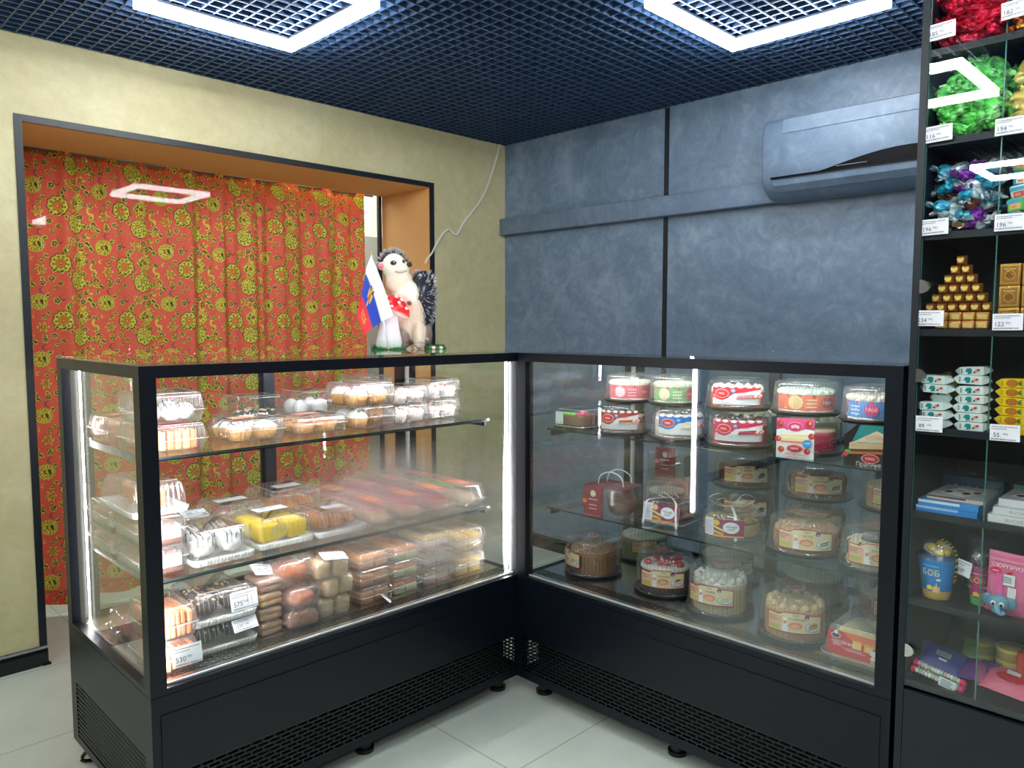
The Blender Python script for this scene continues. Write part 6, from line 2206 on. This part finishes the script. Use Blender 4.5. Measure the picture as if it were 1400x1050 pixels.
zs = SHZ[8]
A = Art(); A.rect(-.018, .03, .014, .046, (150, 156, 170)); A.rect(-.01, .018, .008, .024, (236, 240, 244))
for k in range(3):
    A.rect(-.015, .033 + .004 * k, .010, .0345 + .004 * k, (96, 100, 116))
pouch('blue and red candy pouch lying behind the bead candy pack', CX0 + .07, CY0 + .085, zs + .014, .10, .075, .03, (60, 70, 150), (-1.05, .25, .2), arts=A, seed=3)
pouch('purple candy pouch lying in the middle of the lowest glass shelf', CX0 + .138, CY0 + .085, zs + .014, .08, .07, .026, (110, 60, 140), (-1.1, -.2, -.3), seed=4)
pouch('green candy pouch at the back of the lowest glass shelf', CX0 + .125, CY0 + .17, zs + .014, .07, .07, .026, (90, 130, 60), (-.8, .1, .1), seed=5)
t = thing('bead_candy_pack', 'clear pack of pastel bead candies with pink ends at the front of the lowest shelf', 'candy pack', (CX0 + .078, CY0 + .035, zs + .013), .0, 'toy and candy pouches')
t.rotation_euler = (0, .18, .0)
for r, (yy, zz) in enumerate(((0, 0), (.017, .0), (.0085, .0145))):
    m = MB()
    for k in range(13):
        m.ell((-.044 + .0072 * k, 0, 0), (.0046, .0066, .0066), 'plain', ((226, 226, 190), (160, 206, 190), (236, 190, 170), (206, 214, 226))[(k + r) % 4], 10, 6)
    part(t, 'bead_string', m, (0, yy, zz))
    for s in (-1, 1):
        m = MB(); m.ell((0, 0, 0), (.008, .0078, .0078), 'plain', (226, 40, 100), 12, 8); part(t, 'end_cap', m, (s * .0525, yy, zz))
m = MB(); A = Art(); A.rect(-.018, -.011, .018, .011, (226, 236, 236))
for k in range(4):
    A.rect(-.014, -.008 + .0045 * k, .012 - .004 * (k % 2), -.006 + .0045 * k, (110, 130, 136))
A.emit(m, on_plane((.025, -.0085, .003), (1, 0, 0), (0, 0, 1), (0, -1, 0)), 'paper', step=0); part(t, 'price_label', m)
for i, (x, lv) in enumerate(((.205, 0), (.205, 1), (.205, 2))):
    m = MB(); m.lathe([(.03, 0), (.032, .003), (.032, .026), (.030, .029)], 'gloss', ((190, 170, 110), (206, 190, 120), (180, 160, 90))[i], 24); m.lathe([(.0325, .0205), (.0325, .0285)], 'gloss', (226, 206, 110), 24, caps=False)
    o = m.build('candy_tin', None, (CX0 + .2, CY0 + .17, zs + .0296 * i)); tag(o, ('bottom', 'middle', 'top')[i] + ' round golden tin stacked at the back of the lowest shelf', 'tin', 'stacked golden tins')
t = thing('toy_box', 'red toy box standing at the right edge of the lowest shelf', 'toy box', (CX0 + .262, CY0 + .13, zs), -.1)
m = MB(); m.rbox(0, 0, 0, .075, .05, .1, .004, 'gloss', (196, 44, 34), n=3); A = Art(); A.ell(.01, .075, .02, .01, (236, 200, 120)); A.rect(-.02, .04, .01, .05, (226, 226, 226)); A.ell(.0, .025, .018, .012, (226, 90, 60))
A.emit(m, on_plane((0, -.0251, 0), (1, 0, 0), (0, 0, 1), (0, -1, 0)), 'gloss', step=0); part(t, 'box', m)
A = Art(); A.ell(0, .04, .03, .014, (206, 30, 40)); A.rect(-.012, .05, .016, .062, (226, 230, 232))
pouch('pink and red candy pouch at the front right of the lowest shelf', CX0 + .215, CY0 + .06, zs + .012, .11, .08, .03, (236, 110, 140), (-1.15, .1, .0), arts=A, seed=6)
# ================================================================== HEDGEHOG FIGURINE on the left case
def blob(name, prims, voxel=.0045, smooth_it=6):
    """union of ellipsoids remeshed to one skin; prims = (centre, radii, colour, tilt about y)"""
    b = MB()
    for c, r, col, ty in prims:
        T = Matrix.Translation(Vector(c)) @ Matrix.Rotation(ty, 4, 'Y')
        b.ell((0, 0, 0), r, 'ceram', col, 20, 12, T=T)
    me = b.mesh('tmp')
    ob = bpy.data.objects.new('tmp', me)
    COL.objects.link(ob)
    md = ob.modifiers.new('r', 'REMESH'); md.mode = 'VOXEL'; md.voxel_size = voxel
    sm = ob.modifiers.new('s', 'SMOOTH'); sm.iterations = smooth_it; sm.factor = .5
    dg = bpy.context.evaluated_depsgraph_get()
    out = bpy.data.meshes.new_from_object(ob.evaluated_get(dg))
    bpy.data.objects.remove(ob)
    out.name = name
    for a in list(out.color_attributes):
        out.color_attributes.remove(a)
    ca = out.color_attributes.new('Col', 'FLOAT_COLOR', 'POINT')
    P = np.array([v.co[:] for v in out.vertices])
    D = []
    for c, r, col, ty in prims:
        q = P - np.array(c)
        ct, st = math.cos(-ty), math.sin(-ty)
        x = q[:, 0] * ct + q[:, 2] * st
        z = -q[:, 0] * st + q[:, 2] * ct
        D.append(np.sqrt((x / r[0]) ** 2 + (q[:, 1] / r[1]) ** 2 + (z / r[2]) ** 2) - 1)
    D = np.array(D)
    W = np.exp(-D * 22); W /= W.sum(0)
    cols = np.array([lin(p[2])[:3] for p in prims])
    C = W.T @ cols
    ca.data.foreach_set('color', np.concatenate([C, np.ones((len(P), 1))], 1).ravel())
    out.materials.clear(); out.materials.append(M['ceram'])
    out.polygons.foreach_set('use_smooth', [True] * len(out.polygons))
    return out

hx, hy = 1.068, -1.555
hog = thing('hedgehog_figurine', 'glazed hedgehog figurine with a red mushroom standing on the pastry case', 'figurine', (hx, hy, ZT + .0004), PI / 4)
WHT, TAN, PNK, GRY = (232, 228, 206), (206, 186, 160), (232, 176, 158), (120, 110, 104)
body = [((.006, -.010, .11), (.054, .054, .10), (206, 184, 162), .16), ((-.010, -.014, .19), (.056, .048, .072), WHT, .05), ((-.054, -.010, .306), (.047, .05, .052), (236, 232, 214), 0),
        ((-.024, -.034, .302), (.034, .032, .027), WHT, .1), ((-.008, -.044, .306), (.018, .018, .016), (226, 214, 190), 0), ((-.036, -.014, .25), (.052, .046, .056), (232, 216, 192), 0),
        ((-.02, -.04, .155), (.045, .04, .055), PNK, 0), ((.040, -.046, .055), (.024, .034, .052), (206, 190, 168), .1), ((.044, -.068, .014), (.022, .030, .014), (170, 158, 146), 0),
        ((-.015, -.036, .045), (.026, .032, .045), (130, 112, 100), -.1), ((-.02, -.056, .013), (.022, .028, .013), (120, 106, 96), 0), ((.068, -.02, .045), (.020, .03, .05), (110, 96, 86), .1),
        ((-.02, -.055, .178), (.034, .02, .018), (214, 176, 160), .5), ((.002, -.062, .168), (.014, .014, .012), (70, 54, 48), 0)]
place(blob('body', body), 'body', hog)
# spiny coat: cap over head and back
shell = MB()
HC, HR = Vector((-.062, .014, .320)), Vector((.050, .050, .047))
shell.ell(HC, HR, 'ceram', (58, 56, 60), 18, 11)
T = Matrix.Translation(Vector((.030, .020, .16))) @ Matrix.Rotation(.2, 4, 'Y')
BR = Vector((.060, .056, .138))
shell.ell((0, 0, 0), BR, 'ceram', (44, 44, 54), 20, 14, T=T)
rs = random.Random(8)
for k in range(720):
    if k < 220:
        a, e = rs.uniform(0, 2 * PI), rs.uniform(-.15, 1.5)
        n = Vector((math.cos(e) * math.cos(a), math.cos(e) * math.sin(a), math.sin(e)))
        if n.y < -.62 and n.z < .6:
            continue
        p = HC + Vector((n.x * HR.x, n.y * HR.y, n.z * HR.z))
        ln = .017
        n = (n + Vector((0, -.12, .1))).normalized()
    else:
        a, u = rs.uniform(-1.6, PI + .2), rs.uniform(-.85, .95)
        q = math.sqrt(1 - u * u)
        n = Vector((q * math.cos(a), q * math.sin(a), u))
        p = T @ Vector((n.x * BR.x, n.y * BR.y, n.z * BR.z))
        n = (n + Vector((0, 0, -.35))).normalized()
        ln = .018
    t1 = n.cross(Vector((0.3, .2, 1))).normalized() * .0036
    t2 = n.cross(t1).normalized() * .0036
    c = p + n * ln
    vs = [p + t1, p - t1 * .5 + t2 * .87, p - t1 * .5 - t2 * .87, c]
    shell.add([tuple(v) for v in vs], [(0, 1, 3), (1, 2, 3), (2, 0, 3)], 'ceram', vcol=[lin((60, 58, 66))] * 3 + [lin((214, 212, 218))])
part(hog, 'spines', shell)
f = MB()
f.ell((.008, -.054, .312), (.0105, .010, .0105), 'gloss', (22, 20, 22), 12, 8); part(hog, 'nose', f)
for s, (ex, ey, ez) in ((-1, (-.050, -.058, .318)), (1, (.018, -.006, .33))):
    if s > 0:
        continue
    f = MB(); f.ell((ex, ey + .001, ez), (.0125, .006, .0095), 'gloss', (70, 66, 60), 12, 8); f.ell((ex + .001, ey - .0028, ez), (.0085, .0045, .0075), 'gloss', (26, 30, 30), 12, 8); f.ell((ex + .004, ey - .0068, ez + .003), (.002, .001, .002), 'gloss', (240, 240, 240), 6, 5); part(hog, 'eye', f)
f = MB(); f.ell((-.012, -.060, .323), (.005, .004, .0065), 'gloss', (26, 28, 30), 10, 8); part(hog, 'eye', f)
f = MB(); f.ell((-.097, -.034, .308), (.014, .010, .0155), 'ceram', (236, 190, 186), 14, 9); f.ell((-.098, -.042, .308), (.009, .005, .0105), 'ceram', (240, 140, 150), 12, 8); part(hog, 'ear', f)
f = MB(); f.tube(smooth([(-.044, -.056, .286), (-.022, -.064, .281), (.0, -.058, .288)], 4), .0016, 'ceram', (150, 110, 96), 6); part(hog, 'mouth', f)
# toadstool
m = MB()
m.lathe([(.050, 0), (.052, .012), (.046, .04), (.038, .075), (.034, .11), (.036, .13)], 'ceram', n=28, cols=[(90, 140, 90), (190, 214, 196), (236, 232, 238), (240, 232, 240), (240, 228, 234), (232, 220, 226)]); part(hog, 'mushroom_stem', m, (-.068, -.062, 0))
m = MB()
T = Matrix.Rotation(-.15, 4, 'X') @ Matrix.Rotation(.35, 4, 'Y')
m.lathe([(.034, .0), (.062, .004), (.066, .014), (.060, .034), (.044, .056), (.022, .069), (.001, .073)], 'ceram', n=32, cols=[(236, 226, 226), (240, 216, 212), (226, 60, 50), (214, 32, 38), (214, 30, 36), (214, 30, 36), (214, 30, 36)], T=T)
for k, (a, e) in enumerate(((-1.9, .35), (-1.2, .6), (-2.4, .75), (-.6, .4), (-1.6, 1.1), (-1.0, .95), (-2.9, .4), (-.2, .8), (-1.55, .15))):
    r = .062 * math.cos(e * .95)
    m.ell((r * math.cos(a), r * math.sin(a), .014 + .056 * math.sin(e)), (.0065, .0065, .0055), 'ceram', (244, 236, 236), 10, 7, T=T)
part(hog, 'mushroom_cap', m, (-.058, -.058, .128))
# grassy foot
m = MB()
m.lathe([(.07, 0), (.07, .006), (.055, .011), (.001, .012)], 'ceram', (232, 226, 206), 32, (0.0, 0, 0), sq=.75)
for k in range(420):
    a = rs.uniform(0, 2 * PI); q = rs.uniform(.4, 1)
    left = rs.random() < .7
    cx, cy, rr = (-.07, -.062, .062) if left else (.10, -.03, .036)
    x, y = cx + rr * q * math.cos(a), cy + rr * .8 * q * math.sin(a)
    h = rs.uniform(.010, .024)
    dx, dy = rs.uniform(-.008, .008), rs.uniform(-.008, .008)
    g = rs.choice(((20, 110, 66), (36, 140, 80), (16, 84, 56), (60, 156, 90)))
    m.add([(x - .003, y, .001), (x + .003, y, .001), (x + dx, y + dy, h)], [(0, 1, 2), (2, 1, 0)], 'ceram', g)
m.lathe([(.064, 0), (.062, .008), (.04, .012), (.001, .012)], 'ceram', (30, 110, 66), 28, (-.07, -.062, 0), sq=.8)
m.lathe([(.042, 0), (.038, .010), (.001, .014)], 'ceram', (50, 120, 70), 20, (.10, -.03, 0), sq=.8)
for k in range(9):
    m.ell((rs.uniform(-.01, .13), -.07 + rs.uniform(-.01, .02), .006), (.007, .006, .006), 'ceram', rs.choice(((226, 206, 180), (236, 226, 206), (200, 170, 140))), 8, 6)
part(hog, 'grassy_base', m)

# ---- small tricolour flag leaning against the mushroom
fl = thing('flag', 'small white blue and red tricolour flag draped in front of the hedgehog figurine', 'flag', (hx, hy, ZT + .0006), PI / 4)
def fp2(px_, py_):
    return ((px_ - 560) / 365.0, (477 - py_) / 365.0)
pole = MB()
a0, a1 = fp2(516, 352.5), fp2(538, 470)
pole.tube([(a1[0], -.128, .0025), (a0[0] + .001, -.120, a0[1])], .0022, 'whiteplastic', n=8); pole.ell((a0[0] + .001, -.120, a0[1] + .004), (.004, .004, .006), 'goldfoil', (226, 180, 60), 10, 7)
part(fl, 'pole', pole)
# rows from the pole edge (right) to the free lower left edge; each row: top point, bottom point
E0 = [(517, 354), (545, 432)]
E1 = [(513, 356), (530, 439.5)]
E2 = [(504, 404), (517.5, 448)]
E3 = [(496.3, 427), (506.7, 458)]
def edge(t, k):
    rowsE = [E0, E1, E2, E3]
    return rowsE[k]
NU, NV = 24, 36
curves = []
TOP = smooth([fp2(517, 354) + (0,), fp2(511, 370) + (0,), fp2(508, 386) + (0,), fp2(501, 410) + (0,), fp2(496.3, 427) + (0,)], 6)
BOT = smooth([fp2(545, 432) + (0,), fp2(530, 440) + (0,), fp2(517.5, 448) + (0,), fp2(506.7, 458) + (0,)], 8)
MID = smooth([fp2(530, 386) + (0,), fp2(519, 398) + (0,), fp2(509.5, 420) + (0,), fp2(501, 444) + (0,)], 8)
def at(P, t):
    q = t * (len(P) - 1)
    i = min(int(q), len(P) - 2)
    return P[i].lerp(P[i + 1], q - i)
vs, vc = [], []
for i in range(NU + 1):
    t_ = i / NU
    for j in range(NV + 1):
        s = j / NV
        a, c, b_ = at(TOP, t_), at(MID, t_), at(BOT, t_)
        p = a * (1 - s) * (1 - 2 * s) + c * 4 * s * (1 - s) + b_ * s * (2 * s - 1)
        y = -.131 - .010 * math.sin(t_ * 5 + s * 2) * (.3 + t_) - .004
        vs.append((p.x, y, p.y))
        c = (236, 238, 246) if t_ < .36 else ((26, 62, 176) if t_ < .69 else (216, 32, 44))
        vc.append(lin(c))
m = MB()
fs = [(i * (NV + 1) + j, (i + 1) * (NV + 1) + j, (i + 1) * (NV + 1) + j + 1, i * (NV + 1) + j + 1) for i in range(NU) for j in range(NV)]
m.add(vs, fs, 'flagcloth', smooth=True, vcol=vc)
m.add([(x, y + .0012, z) for x, y, z in vs], [f[::-1] for f in fs], 'flagcloth', smooth=True, vcol=vc)
def onflag(u, v, w):
    t_, s = min(1, max(0, u)), min(1, max(0, v))
    i, j = min(int(t_ * NU), NU - 1), min(int(s * NV), NV - 1)
    p = Vector(vs[i * (NV + 1) + j]); pu = Vector(vs[(i + 1) * (NV + 1) + j]) - p; pv = Vector(vs[i * (NV + 1) + j + 1]) - p
    r = p + pu * (t_ * NU - i) + pv * (s * NV - j)
    return (r.x, r.y - w - .0004, r.z)
A = Art()
YG, KR = (206, 176, 60), (60, 50, 30)
# emblem: gold crest with two wings and a red shield
for du, dv, ru, rv, c in ((.47, .42, .10, .035, YG), (.47, .56, .10, .035, YG), (.36, .43, .05, .02, KR), (.36, .55, .05, .02, KR), (.5, .49, .13, .03, YG), (.34, .49, .04, .03, YG), (.5, .49, .07, .022, (196, 40, 44)), (.62, .49, .05, .03, YG)):
    A.ell(du, dv, ru, rv, c, 14)
A.emit(m, onflag, 'flagcloth', step=.03)
A = Art(); A.text('РОССИЯ', 0, 0, .15, (236, 200, 60), 1.0)
def ontext(u, v, w):
    return onflag(.83 - v * 1.0, .52 + u * .62, w)
A.emit(m, ontext, 'flagcloth', step=.05)
part(fl, 'cloth', m)
